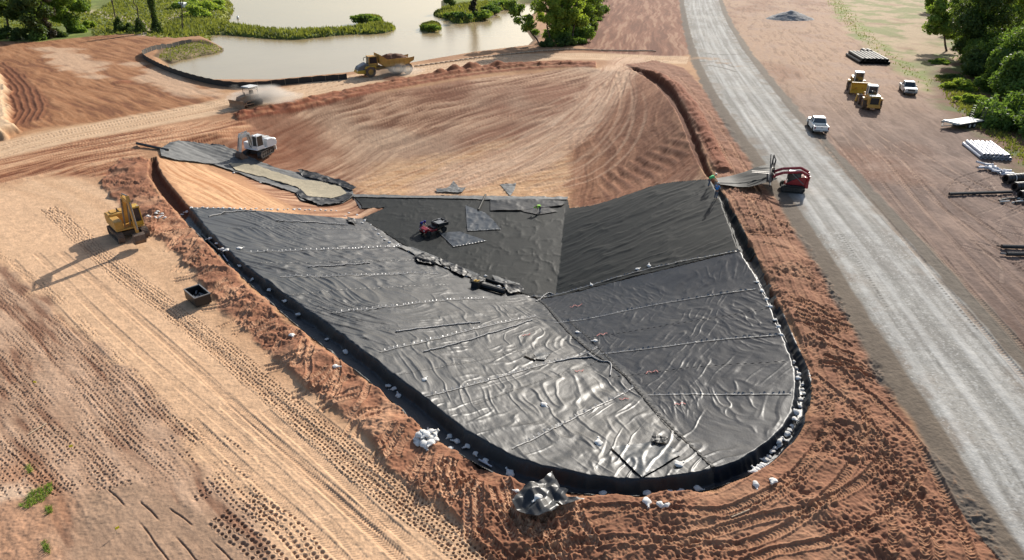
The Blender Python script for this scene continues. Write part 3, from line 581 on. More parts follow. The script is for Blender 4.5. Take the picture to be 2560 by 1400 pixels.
m_pmark = mat('red_marking', (.30,.06,.05), .7); m_sed = mat('sandy_sediment', sr(176,164,138,.75), .95, var=.18, vs=2, bump=.03, bs=5); m_chan = mat('channel_fabric', (.10,.10,.095), .7, var=.3, vs=2, bump=.01, bs=8)
m_bark = mat('bark', (.09,.065,.05), .9, var=.35, vs=4, bump=.03, bs=8); m_fence = mat('silt_cloth', (.022,.020,.018), .8, var=.3); m_sock = mat('erosion_cloth', (.40,.30,.21), .9, var=.3)
def leafmat(name, c, tr=.35, var=.45, vs=.35):
    m = mat(name, c, .6, var=var, vs=vs, spec=.25); N = m.node_tree; b = N.nodes['Principled BSDF']; o = N.nodes['Material Output']
    t = N.nodes.new('ShaderNodeBsdfTranslucent'); mx = N.nodes.new('ShaderNodeMixShader'); mx.inputs[0].default_value = tr
    src = b.inputs['Base Color'].links[0].from_socket
    g = N.nodes.new('ShaderNodeMix'); g.data_type = 'RGBA'; g.blend_type = 'MULTIPLY'; g.inputs[0].default_value = 1; N.links.new(src, g.inputs[6]); g.inputs[7].default_value = (1.5, 1.35, .6, 1); N.links.new(g.outputs[2], t.inputs[0])
    N.links.new(b.outputs[0], mx.inputs[1]); N.links.new(t.outputs[0], mx.inputs[2]); N.links.new(mx.outputs[0], o.inputs[0]); return m
m_lf_b = leafmat('bright_leaves', (.24,.34,.07), .5); m_lf_m = leafmat('mid_leaves', (.155,.245,.055), .45); m_lf_d = leafmat('dark_leaves', (.075,.12,.036), .4); m_vine = leafmat('vine_leaves', (.11,.19,.05), .45); m_grs = leafmat('grass_blades', (.15,.18,.05), .4, .4, .2); m_brown_vine = leafmat('dry_vine', (.07,.065,.045), .2)

# ------------------------------------------------------------------ sheets and ribbons lying on the ground
def sheet(name, px, m, parent=None, cell=.12, lift=.05, fn=None, z=None, label=None, cat=None, group=None, thick=0.):
    P = np.array([at(*p)[:2] for p in px]); lo, hi = P.min(0), P.max(0)
    xs = np.arange(lo[0], hi[0] + cell, cell); ys = np.arange(lo[1], hi[1] + cell, cell); gx, gy = np.meshgrid(xs, ys); nx = len(xs)
    ins = inside(gx.ravel(), gy.ravel(), P).reshape(gx.shape)
    # pull outside vertices next to the edge onto the outline
    q = ins[:-1, :-1] | ins[1:, :-1] | ins[1:, 1:] | ins[:-1, 1:]; r, c = np.nonzero(q); i = r * nx + c
    quads = np.stack([i, i + 1, i + nx + 1, i + nx], 1); used = np.unique(quads); X_, Y_ = gx.ravel()[used], gy.ravel()[used]; o_ = ~ins.ravel()[used]
    for k in np.nonzero(o_)[0]:
        p = np.array([X_[k], Y_[k]]); best = None
        for a in range(len(P)):
            A, B = P[a], P[(a + 1) % len(P)]; t = np.clip(np.dot(p - A, B - A) / (np.dot(B - A, B - A) + 1e-9), 0, 1); w = A + t * (B - A); dd = ((w - p) ** 2).sum()
            if best is None or dd < best[0]: best = (dd, w)
        X_[k], Y_[k] = best[1]
    zz = np.array([top(a, b) if z is None else 0. for a, b in zip(X_, Y_)]) + lift
    if z is not None: zz = z(X_, Y_)
    if fn is not None: zz = zz + fn(X_, Y_)
    rm = {int(a): b for b, a in enumerate(used)}; f = np.array([[rm[int(j)] for j in qd] for qd in quads])
    ctr = np.array([X_.mean(), Y_.mean(), zz.min()])
    o = mesh_np(name, np.stack([X_, Y_, zz], 1) - (ctr if not parent else 0), f, m)
    if parent: setp(o, parent)
    else: o.location = ctr
    if thick: md = o.modifiers.new('thickness', 'SOLIDIFY'); md.thickness = thick
    return tag(o, label, cat, group)
def world_pts(px, step=.12):
    P = smoothline(np.array([at(*p)[:2] for p in px]), 2); L = np.concatenate([[0], np.cumsum(np.sqrt((np.diff(P, axis=0) ** 2).sum(1)))]); n = max(2, int(L[-1] / step)); t = np.linspace(0, L[-1], n)
    return np.stack([np.interp(t, L, P[:, 0]), np.interp(t, L, P[:, 1])], 1)
def ribbon(mb, P, w, lift, zig=0., seed=0):
    T = np.gradient(P, axis=0); T /= np.linalg.norm(T, axis=1)[:, None] + 1e-9; Nn = np.stack([-T[:, 1], T[:, 0]], 1); vs = []
    for i, (p, n_) in enumerate(zip(P, Nn)):
        ww = w * (1 + (.5 * math.sin(i * 2.1 + seed) if zig else 0)); zt = top(*p)
        vs += [(p[0] - n_[0] * ww / 2, p[1] - n_[1] * ww / 2, zt + lift), (p[0] + n_[0] * ww / 2, p[1] + n_[1] * ww / 2, zt + lift + (zig if i % 3 == 0 else 0))]
    mb.add(vs, [(2 * i, 2 * i + 1, 2 * i + 3, 2 * i + 2) for i in range(len(P) - 1)]); return mb
def seam(px, w=.10, flap=.2, gap=.34, seed=0):
    P = world_pts(px, .12); mb = ribbon(MB(), P, w, .035); rr = random.Random(seed)
    L = 0; last = 0
    for i in range(1, len(P)):
        L += np.linalg.norm(P[i] - P[i - 1])
        if L - last > gap * rr.uniform(.6, 1.9):
            last = L; t = (P[i] - P[i - 1]); t /= np.linalg.norm(t); n_ = np.array([-t[1], t[0]]); p = P[i] + n_ * rr.uniform(-.03, .05); z = top(*p)
            a = flap * rr.uniform(.6, 1.2); h = rr.uniform(.04, .11)
            mb.add([(p[0], p[1], z + .04), (p[0] + t[0] * a, p[1] + t[1] * a, z + .04), (p[0] + t[0] * a * .8 + n_[0] * .16, p[1] + t[1] * a * .8 + n_[1] * .16, z + h + .03), (p[0] + t[0] * a * .2 + n_[0] * .14, p[1] + t[1] * a * .2 + n_[1] * .14, z + h + .05)], [(0, 1, 2, 3)])
    o = mb.build('seam', m_seam); setp(o, basin); return o
for k, s_ in enumerate([[(615,630),(750,626),(900,622),(1000,616)], [(700,692),(850,690),(1000,684),(1095,684)], [(830,782),(960,768),(1100,752),(1220,745)], [(950,880),(1100,846),(1230,812),(1340,790)], [(1062,992),(1200,958),(1350,912),(1490,872)], [(1280,1122),(1370,1080),(1480,1020),(1590,965)],
           [(1320,740),(1480,712),(1600,677),(1720,650),(1845,628)], [(1385,808),(1500,792),(1600,768),(1750,742),(1890,722)], [(1500,886),(1620,872),(1760,852),(1940,838)], [(1620,988),(1750,985),(1880,986),(1978,986)]]):
    seam(s_, seed=k)
for pts, w in (([(1345,745),(1430,850),(1560,930),(1640,1030),(1785,1180)], .14), ([(1420,800),(1500,870),(1580,960),(1700,1100)], .06), ([(1190,1010),(1350,950),(1500,900)], .04), ([(1000,935),(1200,900),(1400,850)], .04), ([(1400,850),(1650,815),(1910,775)], .04), ([(1530,945),(1750,915),(1970,905)], .04), ([(720,745),(900,720),(1120,712)], .04), ([(560,570),(750,570),(930,575)], .04), ([(640,660),(850,655),(1040,650)], .04)):
    mb = ribbon(MB(), world_pts(pts, .15), w, .05, .03, 1); o = mb.build('weld_line', m_rag); setp(o, basin)
for k, (cx, cy, sc) in enumerate([(1440,765,1),(1505,836,.9),(1630,930,1),(1700,1010,.9),(1560,998,.8),(1448,928,.7),(1315,838,.7)]):
    rr = random.Random(k); pts = [(cx + sc * (-15 + 6 * j), cy + sc * (4 * math.sin(j * 2.3 + k) + (3 - j) * .8)) for j in range(6)]
    mb = ribbon(MB(), world_pts(pts, .06), .065, .055); o = mb.build('painted_mark', m_pmark); setp(o, basin)
# pulled folds of the black sheet, their sheen painted in as pale grey
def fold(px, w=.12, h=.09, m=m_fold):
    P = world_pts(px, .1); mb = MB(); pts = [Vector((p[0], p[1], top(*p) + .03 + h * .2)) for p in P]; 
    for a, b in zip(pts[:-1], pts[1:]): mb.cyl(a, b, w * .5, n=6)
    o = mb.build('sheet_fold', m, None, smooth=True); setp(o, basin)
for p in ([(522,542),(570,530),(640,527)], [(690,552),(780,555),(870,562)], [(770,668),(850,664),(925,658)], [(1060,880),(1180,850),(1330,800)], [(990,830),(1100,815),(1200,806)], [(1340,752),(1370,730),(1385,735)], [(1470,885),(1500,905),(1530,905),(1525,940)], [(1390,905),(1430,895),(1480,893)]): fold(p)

# ------------------------------------------------------------------ sandbags
def bag_mesh(seed):
    rr = random.Random(seed); bm = bmesh.new(); bmesh.ops.create_icosphere(bm, subdivisions=3, radius=1)
    for v in bm.verts:
        x, y, z = v.co; t = (x + 1) / 2
        w = 1.0 - .55 * ss(.55, .95, t); y *= .78 * w * (1 + .15 * math.sin(5 * x + seed)); z *= .42 * w
        z += .05 * math.sin(7 * x + 5 * y + seed); 
        if x > .8: y *= 1.6; x += .15
        if z < -.2: z = -.2
        v.co = (x * .33, y * .33, z * .33 + .07)
    r = bmesh.ops.create_cone(bm, segments=8, radius1=.035, radius2=.085, depth=.13, cap_ends=True)
    bmesh.ops.rotate(bm, verts=r['verts'], matrix=Matrix.Rotation(R(90), 3, 'Y')); bmesh.ops.translate(bm, verts=r['verts'], vec=(.42, 0, .07))
    me = bpy.data.meshes.new('sandbag'); bm.to_mesh(me); bm.free(); me.materials.append(m_bag); me.polygons.foreach_set('use_smooth', [True] * len(me.polygons)); return me
BAGM = [bag_mesh(k) for k in range(4)]; br = random.Random(3)
def bag(px, py, label, group, dz=0., s=1.):
    px += br.uniform(-2.5, 2.5); py += br.uniform(-1.2, 1.2)
    p = at(px, py); o = bpy.data.objects.new('sandbag', br.choice(BAGM)); C.objects.link(o); o.location = (p.x, p.y, p.z + dz - .02); o.rotation_euler = (br.uniform(-.3, .3), br.uniform(-.3, .3), br.uniform(0, 6.28)); k = .82 * s * br.uniform(.7, 1.15); o.scale = (k, k, k)
    return tag(o, label, 'sandbag', group)
G = [("white sandbag lying in the left arm of the trench beside the black plastic", "sandbags in the left trench", [(455,538),(466,532),(526,598),(541,610),(555,623),(565,628),(598,665),(631,688),(671,721),(714,756),(748,784),(818,848),(864,881),(968,966),(985,972),(995,990)], 1),
     ("white sandbag in the near left bend of the black lined trench", "sandbags in the near bend of the trench", [(1122,1090),(1141,1104),(1166,1118),(1190,1135),(1212,1151),(1277,1184)], 1),
     ("white sandbag at the foot of the near trench wall below the plastic", "sandbags along the near trench", [(1508,1233),(1618,1233),(1675,1232),(1701,1227),(1744,1222)], 1),
     ("white sandbag on the brown soil just outside the near edge of the pond", "sandbags on the near soil", [(1614,1256),(1648,1261),(1668,1263)], 1.05),
     ("white sandbag in the crowded lower right bend of the trench", "sandbags in the lower right bend", [(1977,1065),(1963,1088),(1955,1097),(1946,1112),(1938,1121),(1928,1131),(1922,1142),(1907,1163),(1892,1174),(1885,1180),(1990,1030),(1984,1046),(1970,1076),(1950,1105),(1915,1152),(1900,1170),(1935,1128)], .9),
     ("white sandbag in the long right arm of the trench beside the road spoil", "sandbags in the right trench", [(1890,705),(1905,728),(1915,747),(1925,766),(1935,800),(1944,816),(1951,836),(1985,905),(1990,920),(1997,936),(2000,946),(2006,960),(2008,985),(2001,1000),(1997,1015),(1994,945),(2004,975)], .75),
     ("small white sandbag in the row along the top edge of the left slope", "sandbags along the top edge", [(478 + 13.5 * i, 519 + .018 * (13.5 * i) + (1.5 if i % 2 else 0)) for i in range(28)], .7),
     ("white sandbag among the litter along the foot of the left slope", "sandbags along the foot of the slope", [(862,540),(872,533),(885,545),(893,538),(905,556),(912,550),(925,562),(938,575),(948,585),(955,592),(962,600),(972,606),(996,612),(1022,628),(1034,634),(1050,640),(1063,648),(1085,650),(1100,655),(1112,668),(1130,672),(1150,684),(1168,690),(1215,690),(1245,716),(1262,720),(1275,715)], .7),
     ("white sandbag in the heap on the soil bank above the near left trench bend", "heap of sandbags by the trench", [(1044,1098),(1052,1090),(1060,1100),(1068,1085),(1076,1095),(1084,1090),(1048,1108),(1062,1112),(1075,1110),(1088,1100),(1056,1082),(1072,1078)], 1.05),
     ("white sandbag in the loose heap on the spoil beside the yellow excavator", "heap of sandbags by the yellow excavator", [(370,540),(378,542),(388,535),(396,530),(402,538),(398,545),(408,540),(390,543),(412,546),(404,532)], .8),
     ("white sandbag holding down the edge of the sediment channel", "sandbags round the sediment channel", [(592,430),(652,456),(682,463),(834,456),(850,461),(857,467),(795,511),(872,482),(586,433)], .8)]
for lab, grp, pts, s in G:
    for (a, b) in pts: bag(a, b, lab, grp, .0, s)
for a, b in [(1050,1096),(1066,1096),(1078,1088),(1060,1088)]: bag(a, b, G[8][0], G[8][1], .2)
for a, b, lab in [(597,621,'plump white sandbag on the crest of the left slope'),(730,838,'lone white sandbag on the brown spoil left of the trench'),(841,918,'lone white sandbag on tan soil below the left spoil'),(1128,1121,'lone white sandbag on the soil below the sandbag heap'),(1888,1211,'white sandbag on brown soil nearest the lower right trench bend'),(1931,1204,'white sandbag standing on brown soil right of its neighbour'),(1592,674,'white sandbag at the middle of the topmost right seam'),(1625,664,'white sandbag on the dull fabric just above the topmost right seam'),(1442,831,'lone white sandbag right of the corner where the slopes meet'),(1487,853,'lone white sandbag on the corner line above the second seam'),(1358,1013,'lone white sandbag on the near slope between two seams'),(1696,1161,'white sandbag with pink mark on the plastic near the bottom'),(1497,1109,'lone white sandbag at the upper corner of the loose rectangular sheet'),(1060,949,'lone white sandbag on the shiny lower left slope'),(1480,712,'lone white sandbag where the fabric meets the plastic')]:
    bag(a, b, lab, None)
# ------------------------------------------------------------------ loose sheets and litter
hc = at(1350, 1262); hc.y += .1
def tri(x, y, a, b, s):
    t = a * x + b * y + s * .37 + .35 * fbm(x * .7, y * .7, 1, 400 + s); return np.abs(2 * (t - np.floor(t + .5)))
def crump(sc, a, seed): return lambda x, y: a * (.5 + ridge(x * sc, y * sc, 3, seed)) + a * .5
ch = sheet('channel_fabric', [(400,374),(420,362),(460,352),(560,366),(600,385),(700,425),(780,438),(880,470),(885,492),(850,512),(800,514),(752,502),(740,484),(600,435),(530,412),(440,402),(405,394)], m_chan, cell=.2, lift=.06, fn=lambda x, y: .10 * np.clip(ridge(x * .25 + y * .5, y * 1.2 - x * .3, 2, 201), -.3, 1) + .08, label='grey fabric lining the sloping channel beside the white excavator', cat='fabric')
sheet('sediment_bed', [(574,412),(640,416),(700,438),(745,452),(800,456),(850,470),(868,488),(832,500),(770,494),(745,472),(660,446),(590,430)], m_sed, cell=.25, lift=.28, fn=lambda x, y: .06 * fbm(x * .6, y * .6, 3, 203), label='pale sand spread inside the grey fabric channel', cat='sand bed')
sheet('rumpled_sheet', [(744,430),(790,438),(850,455),(892,474),(880,482),(840,466),(800,456),(758,446)], m_rag, cell=.12, lift=.2, fn=crump(.7, .16, 205), label='rumpled black plastic along the far edge of the sandy pool', cat='plastic sheet')
sheet('rumpled_sheet', [(742,484),(756,500),(800,516),(850,512),(882,492),(872,486),(835,502),(770,496),(752,478)], m_rag, cell=.12, lift=.18, fn=crump(.8, .12, 206), label='rumpled black plastic along the near edge of the sandy pool', cat='plastic sheet')
sheet('fabric_strip', [(884,487),(1100,490),(1420,493),(1418,500),(1240,501),(1100,497),(884,494)], m_chan, cell=.15, lift=.1, label='long straight fabric strip along the far edge of the pond floor', cat='fabric')
sheet('fabric_piece', [(1090,474),(1118,472),(1134,454),(1147,470),(1166,470),(1155,483),(1092,482)], m_chan, cell=.12, lift=.05, fn=crump(.8, .08, 208), label='crumpled grey fabric piece with a raised peak on the bare soil', cat='fabric')
sheet('fabric_piece', [(1250,461),(1291,458),(1286,476),(1275,492)], m_chan, cell=.12, lift=.06, label='flat grey fabric triangle on the bare soil pointing down at the pond', cat='fabric')
sheet('plastic_patch', [(1165,515),(1170,578),(1252,575),(1232,550),(1213,533)], m_patch, cell=.1, lift=.05, fn=lambda x, y: .05 * np.clip(ridge(x * .9, y * .6, 2, 210), 0, 1), label='shiny bluish plastic patch on the floor with a taller pointed shape', cat='plastic sheet')
sheet('plastic_patch', [(1098,583),(1134,618),(1216,603),(1150,580)], m_patch, cell=.1, lift=.05, fn=lambda x, y: .05 * np.clip(ridge(x * .9, y * .6, 2, 211), 0, 1), label='shiny bluish plastic patch on the floor beside the utility cart', cat='plastic sheet')
for pts in ([(1165,515),(1167,548),(1170,578)], [(1170,578),(1210,576),(1252,574)], [(1098,583),(1116,600),(1134,618)], [(1134,618),(1175,611),(1216,603)]):
    mb = ribbon(MB(), world_pts(pts, .12), .09, .09, .05, 2); mb.build('patch_edge_tape', m_seam).__setitem__('label', 'white edge tape of a plastic patch on the pond floor'); o = bpy.context.scene.collection.objects[-1]
    tag(o, 'white tape along one edge of a plastic patch on the floor', 'tape', 'tapes of the floor patches')
sheet('folded_fabric', [(1226,502),(1300,500),(1400,504),(1415,508),(1405,516),(1340,522),(1300,528),(1226,528)], m_rag, cell=.12, lift=.06, fn=crump(.35, .08, 212), label='folded black plastic between the strip and the bending worker', cat='plastic sheet')
sheet('dark_flap', [(1300,528),(1345,508),(1395,530),(1345,538)], m_rag, cell=.12, lift=.09, label='black triangular flap under the bending worker', cat='plastic sheet')
sheet('loose_sheet', [(1525,1120),(1655,1104),(1702,1138),(1605,1197)], m_patch, cell=.07, lift=.10, fn=lambda x, y: .05 * fbm(x * 1.2, y * 1.2, 3, 213), label='loose four cornered plastic sheet near the bottom of the pond', cat='plastic sheet')
sheet('black_rag', [(1627,1100),(1645,1096),(1668,1102),(1672,1108),(1652,1116),(1632,1110)], m_rag, cell=.05, lift=.14, fn=crump(3, .10, 214), label='small crumpled black rag at the top of the loose sheet', cat='rag')
sheet('clear_sheet', [(1335,884),(1378,882),(1362,902),(1340,899)], m_patch, cell=.07, lift=.09, label='small grey plate lying beside a black strip on the near slope', cat='plate')
sheet('black_strip', [(1316,884),(1344,896),(1338,903),(1310,891)], m_rag, cell=.06, lift=.12, label='small matt black strip on the shiny near slope', cat='strip')
sheet('crumpled_plastic', [(1282,1270),(1298,1244),(1312,1228),(1345,1222),(1378,1224),(1400,1232),(1420,1238),(1412,1246),(1464,1254),(1425,1266),(1384,1268),(1396,1284),(1378,1310),(1345,1312),(1300,1296),(1280,1286)], mat('crumpled_film', (.028,.029,.03), .40, var=.3, vs=2, spec=.35), cell=.05, z=lambda x, y: hc.z + .08 + .22 * np.clip(1 - np.hypot(x - hc.x, (y - hc.y) * .8) / 2.0, 0, 1) + 0 * x, fn=lambda x, y: np.clip(1.25 - np.hypot(x - hc.x, (y - hc.y) * .8) / 2.4, .15, 1) * .75 * (.34 * tri(x, y, .45, .25, 1) + .28 * tri(x, y, -.3, .7, 2) + .20 * tri(x, y, .9, -.5, 3) + .10 * tri(x, y, 1.3, 1.2, 4) - .22), label='big crumpled heap of dark plastic film on the near soil bank', cat='plastic film')
bag(1346, 1262, 'white sandbag resting on the big crumpled heap of plastic film', None, .42, 1.2)
bag(1290, 1228, 'white sandbag half hidden at the left side of the crumpled film', None, .0, .8)
pxa, pxb = at(1792, 462), at(1940, 462)
pull = sheet('pulled_fabric', [(1788,457),(1850,445),(1915,438),(1940,446),(1946,470),(1930,478),(1870,477),(1800,469)], m_fabric, cell=.1, z=lambda x, y: .35 + .95 * ss(pxa.x + 1.5, pxb.x, x) + .09 * folds(x, y + .12 * (x - pxa.x), .16, 1.3, 217, .1) + .03 * fbm(x * .5, y * 2.2, 2, 218), label='grey fabric being pulled over the trench from the red track loader', cat='fabric')
lr = random.Random(9)
def stick(name, a, b, r, m, label, cat, za=.04, zb=.04, group=None):
    A, B = at(*a), at(*b); A.z += za; B.z += zb; mb = MB().cyl((0, 0, 0), B - A, r, n=8); 
    o = mb.build(name, m); o.location = A; return tag(o, label, cat, group)
stick('wooden_stake', (1829,1293), (1874,1275), .03, m_wood, 'pale wooden stake lying on brown soil below the lower right sandbags', 'stake')
stick('wooden_stake', (70,1088), (118,1060), .03, m_wood, 'thin pale stick lying among the roller dimples at lower left', 'stick')
stick('black_pipe', (343,363), (421,381), .18, m_blk, 'black pipe leading into the top left corner of the fabric channel', 'pipe', .25, .3)
stick('fabric_roll', (1214,489), (1196,527), .13, m_fabric, 'thin black roll lying across the strip on the pond floor', 'roll', .12, .12)
stick('white_tube', (1197,1152), (1229,1170), .05, m_pvc, 'thin white tube on the lip of the near trench bend', 'tube', .1, .1)
stick('black_hose', (506,592), (560,640), .11, m_blk, 'dark hose along the lip of the upper left trench', 'hose', .2, .15)
stick('white_tube', (556,638), (570,657), .05, m_pvc, 'short white tube on the lip of the left trench below the hose', 'tube', .2, .15)
for k, (a, b, r, lab) in enumerate([((1040,650),(1088,664),.22,'crumpled black roll at the foot of the left slope furthest from the camera'),((1196,716),(1262,736),.26,'thick black roll beside the open box at the foot of the slope'),((1215,700),(1290,724),.12,'thin black roll behind the thick one at the foot of the slope')]):
    stick('plastic_roll', a, b, r, m_rag, lab, 'roll', r, r, 'black rolls along the foot of the left slope')
for k, pts in enumerate([[(1036,640),(1060,636),(1092,652),(1080,664),(1045,658)], [(1120,662),(1145,668),(1172,684),(1160,694),(1130,680)], [(1180,690),(1216,700),(1200,712),(1178,704)], [(1255,708),(1300,716),(1312,730),(1272,738)], [(868,546),(888,552),(892,564),(872,558)], [(1095,650),(1118,655),(1130,668),(1108,668)]]):
    sheet('black_scrap', pts, m_rag, cell=.09, lift=.08, fn=crump(1.1, .14, 220 + k), label='crumpled black plastic scrap among sandbags at the foot of the left slope', cat='scrap', group='plastic scraps at the foot of the slope')
for k, pts in enumerate([[(985,612),(1030,620),(1200,688),(1180,696),(1060,648)], [(1230,690),(1300,712),(1296,722),(1240,708)]]):
    sheet('fabric_offcut', pts, m_chan, cell=.1, lift=.05, fn=crump(1.2, .06, 230 + k), label=['long grey offcut running along the foot of the left slope','short grey offcut near the point of the pond floor'][k], cat='offcut')
# toolbox with yellow tops
t = thing('tool_crate', 'black open crate with yellow topped items at the foot of the slope', 'crate'); pose(t, (1180,722), (1200,716)); mb = MB()
for c_, d_ in (((0, .33, .35), (.8, .05, .7)), ((0, -.33, .35), (.8, .05, .7)), ((.38, 0, .35), (.05, .7, .7)), ((-.38, 0, .35), (.05, .7, .7)), ((0, 0, .03), (.8, .7, .05))): mb.box(c_, d_)
mb.build('crate_body', m_blk, t); mb = MB()
for a in (-.2, 0, .2):
    for b in (-.15, .15): mb.cyl((a, b, .1), (a, b, .78), .08, n=8)
mb.build('yellow_bottles', m_yel, t)
# debris bin
t = thing('debris_bin', 'open black rectangular bin with grey scraps beside the left spoil', 'bin'); pose(t, (484,742), (512,766)); mb = MB(); L_, W_, h_ = 1.9, 1.15, .75
for sx, sy, cx, cy in ((L_, .06, 0, W_ / 2), (L_, .06, 0, -W_ / 2), (.06, W_, L_ / 2, 0), (.06, W_, -L_ / 2, 0)): mb.box((cx, cy, h_ / 2 + .12), (sx, sy, h_))
mb.box((0, 0, .14), (L_, W_, .05)); mb.build('bin_body', m_blk, t, .01); mb = MB()
for sx, sy, cx, cy in ((L_ + .12, .09, 0, W_ / 2), (L_ + .12, .09, 0, -W_ / 2), (.09, W_, L_ / 2 + .02, 0), (.09, W_, -L_ / 2 - .02, 0)): mb.box((cx, cy, h_ + .14), (sx, sy, .06))
mb.build('bin_rim', m_steel, t); mb = MB()
for _ in range(16): mb.box((lr.uniform(-.7, .7), lr.uniform(-.4, .4), lr.uniform(.3, .65)), (lr.uniform(.1, .7), lr.uniform(.05, .2), .06), Matrix.Rotation(lr.uniform(-.6, .6), 4, 'Z'))
mb.build('scraps', m_seam, t)
# marker flags
for k, (a, b, lab) in enumerate([(87,966,'yellow marker flag furthest up the dimpled ground'),(177,1130,'yellow marker flag between the two others at lower left'),(293,1337,'yellow marker flag nearest the bottom edge on gravelly ground')]):
    t = thing('marker_flag', lab, 'flag', 'yellow marker flags'); t.location = at(a, b); t.rotation_euler = (0, 0, .4 * k); MB().cyl((0, 0, 0), (0, 0, .45), .008, n=6).build('wire', m_steel, t); MB().box((.09, 0, .38), (.18, .012, .13)).build('flag_cloth', mat('yellow_cloth', (.75,.65,.02), .7), t)
# silt fence, sediment sock
def fence(px, h, name, label, mcl, post=True, lean=.0):
    P = world_pts(px, .8); t = thing(name, label, 'fence'); mb = MB(); n = len(P); vs = []; zs = [max(zat(*p), -1.4) for p in P]
    t.location = (P[0][0], P[0][1], zs[0]); o_ = Vector(t.location)
    for i in range(n): vs += [Vector((P[i][0], P[i][1], zs[i] - .1)) - o_, Vector((P[i][0], P[i][1], zs[i] + h * (1 + .06 * math.sin(i * 1.9)))) - o_]
    mb.add(vs, [(2 * i, 2 * i + 2, 2 * i + 3, 2 * i + 1) for i in range(n - 1)]); o = mb.build('fence_cloth', mcl, t); md = o.modifiers.new('thickness', 'SOLIDIFY'); md.thickness = .03
    if post:
        for i in range(0, n, 3): q = vs[2 * i]; MB().box((q.x + .05, q.y + .05, q.z + (h + .15) / 2), (.05, .05, h + .3)).build('fence_post', m_wood, t)
    return t
fence([(480,105),(430,118),(370,130),(352,141),(375,158),(430,184),(500,205),(560,217),(620,221),(700,213),(770,206),(868,198)], 1.0, 'silt_fence', 'black cloth silt fence curving along the near lake shore', m_fence)
P = world_pts([(1036,168),(1150,152),(1280,136),(1400,124),(1500,128),(1640,130)], 1.2); mb = MB(); pts = [Vector((p[0], p[1], max(zat(*p), -1.2) + .2)) for p in P]; mb.tube(pts, .14, 7); tag(mb.build('sediment_sock', m_sock, smooth=True), 'long dusty sediment sock laid between the haul road and the lake', 'barrier')
# gravel heap
def heap(name, px, py, r, h, m, label, cat, seed):
    c = at(px, py); n = 46; vs = []; fs = []
    for i in range(n):
        for j in range(n):
            x, y = (i / (n - 1) - .5) * 2.3 * r, (j / (n - 1) - .5) * 2.3 * r * .8; q = math.hypot(x / r, y / (r * .8)); vs.append([x, y, h * max(0, 1 - q) ** .9])
    V_ = np.array(vs); V_[:, 2] += .25 * fbm(V_[:, 0] * 1.1, V_[:, 1] * 1.1, 3, seed) * (V_[:, 2] > .05) - .12
    f = np.array([(i * n + j, (i + 1) * n + j, (i + 1) * n + j + 1, i * n + j + 1) for i in range(n - 1) for j in range(n - 1)]); o = mesh_np(name, V_, f, m); o.location = c; return tag(o, label, cat)
heap('gravel_heap', 1975, 47, 7.4, 2.7, m_grav, 'large heap of grey gravel beside the far end of the road', 'gravel heap', 241)
# pipe stacks
def pipes(n_rows, a, b, r, length, name, m, labels, cat, group, hollow=True, ribs=0, sp=None):
    A, B = at(*a), at(*b); d = (B - A); d.z = 0; d.normalize(); w = Vector((-d.y, d.x, 0)); sp = sp or 2 * r; me = None
    mb = MB().ring((0, 0, 0), (1, 0, 0), r * .88, r, length, 16)
    if ribs:
        for i in range(ribs): mb.ring((-length / 2 + (i + .5) * length / ribs, 0, 0), (1, 0, 0), r * .9, r * 1.09, length / ribs * .4, 16)
    src = mb.build(name, m, smooth=False); mid = (A + B) / 2; first = True; zb = zat(mid.x, mid.y)
    for k, nr in enumerate(n_rows):
        for i in range(nr):
            o = src if first else src.copy()
            if not first: C.objects.link(o)
            first = False; off = w * ((i - (nr - 1) / 2) * sp) + d * lr.uniform(-.12, .12); o.location = (mid.x + off.x, mid.y + off.y, zb + r + k * r * 1.74); o.rotation_euler = (0, 0, math.atan2(d.y, d.x) + lr.uniform(-.01, .01)); tag(o, labels[k], cat, group)
pipes([8, 7], (2440,362), (2492,402), .20, 6.3, 'white_pipe', m_pvc, ['white plastic pipe in the ground row of the stack by the right bank', 'white plastic pipe in the upper row of the stack by the right bank'], 'pipe', 'stacked white pipes', sp=.46)
pipes([8, 7], (2138,134), (2200,168), .32, 10.5, 'corrugated_pipe', m_corr, ['black corrugated pipe in the ground row of the far stack', 'black corrugated pipe in the upper row of the far stack'], 'pipe', 'stacked corrugated pipes', ribs=16, sp=.78)
pipes([2], (2154,128), (2176,138), .45, 2.6, 'short_pipe', m_blk, ['short black pipe lying just behind the far corrugated stack'], 'pipe', 'short black pipes', ribs=4)
stick('black_pipe', (2372,489), (2528,484), .17, m_blk, 'long thin black pipe lying alone on the right yard', 'pipe', .2, .2)
stick('black_pipe', (2502,621), (2600,624), .19, m_blk, 'upper of two short black pipes cut by the right edge', 'pipe', .2, .2, 'pair of pipes at the right edge')
stick('black_pipe', (2515,640), (2610,641), .19, m_blk, 'lower of two short black pipes cut by the right edge', 'pipe', .2, .2, 'pair of pipes at the right edge')
stick('pipe_end', (2490,619), (2503,621), .08, m_rubd, 'thin spigot end of the upper short black pipe', 'pipe end', .2, .2); stick('pipe_end', (2499,638), (2516,640), .09, m_steel, 'pale spigot end of the lower short black pipe', 'pipe end', .2, .2)
for k, (a, b, r) in enumerate([((2508,458),(2570,452),.5),((2530,478),(2600,472),.5),((2545,496),(2610,492),.42)]):
    t = thing('pipe_coil', ['black pipe coil nearest the white fittings at the right edge','middle black pipe coil stacked at the right edge','lowest black pipe coil beside the long thin pipe'][k], 'coil', 'black coils at the right edge'); A = at(*a); B = at(*b); t.location = A; t.rotation_euler = (0, 0, math.atan2(B.y - A.y, B.x - A.x)); mb = MB()
    for i in range(6): mb.ring((.3 + i * .42, 0, r), (1, 0, 0), r * .65, r, .36, 18)
    mb.build('coil', m_blk, t); MB().ring((1.1, 0, r), (1, 0, 0), r * .9, r * 1.03, .08, 18).build('strap', m_offw, t)
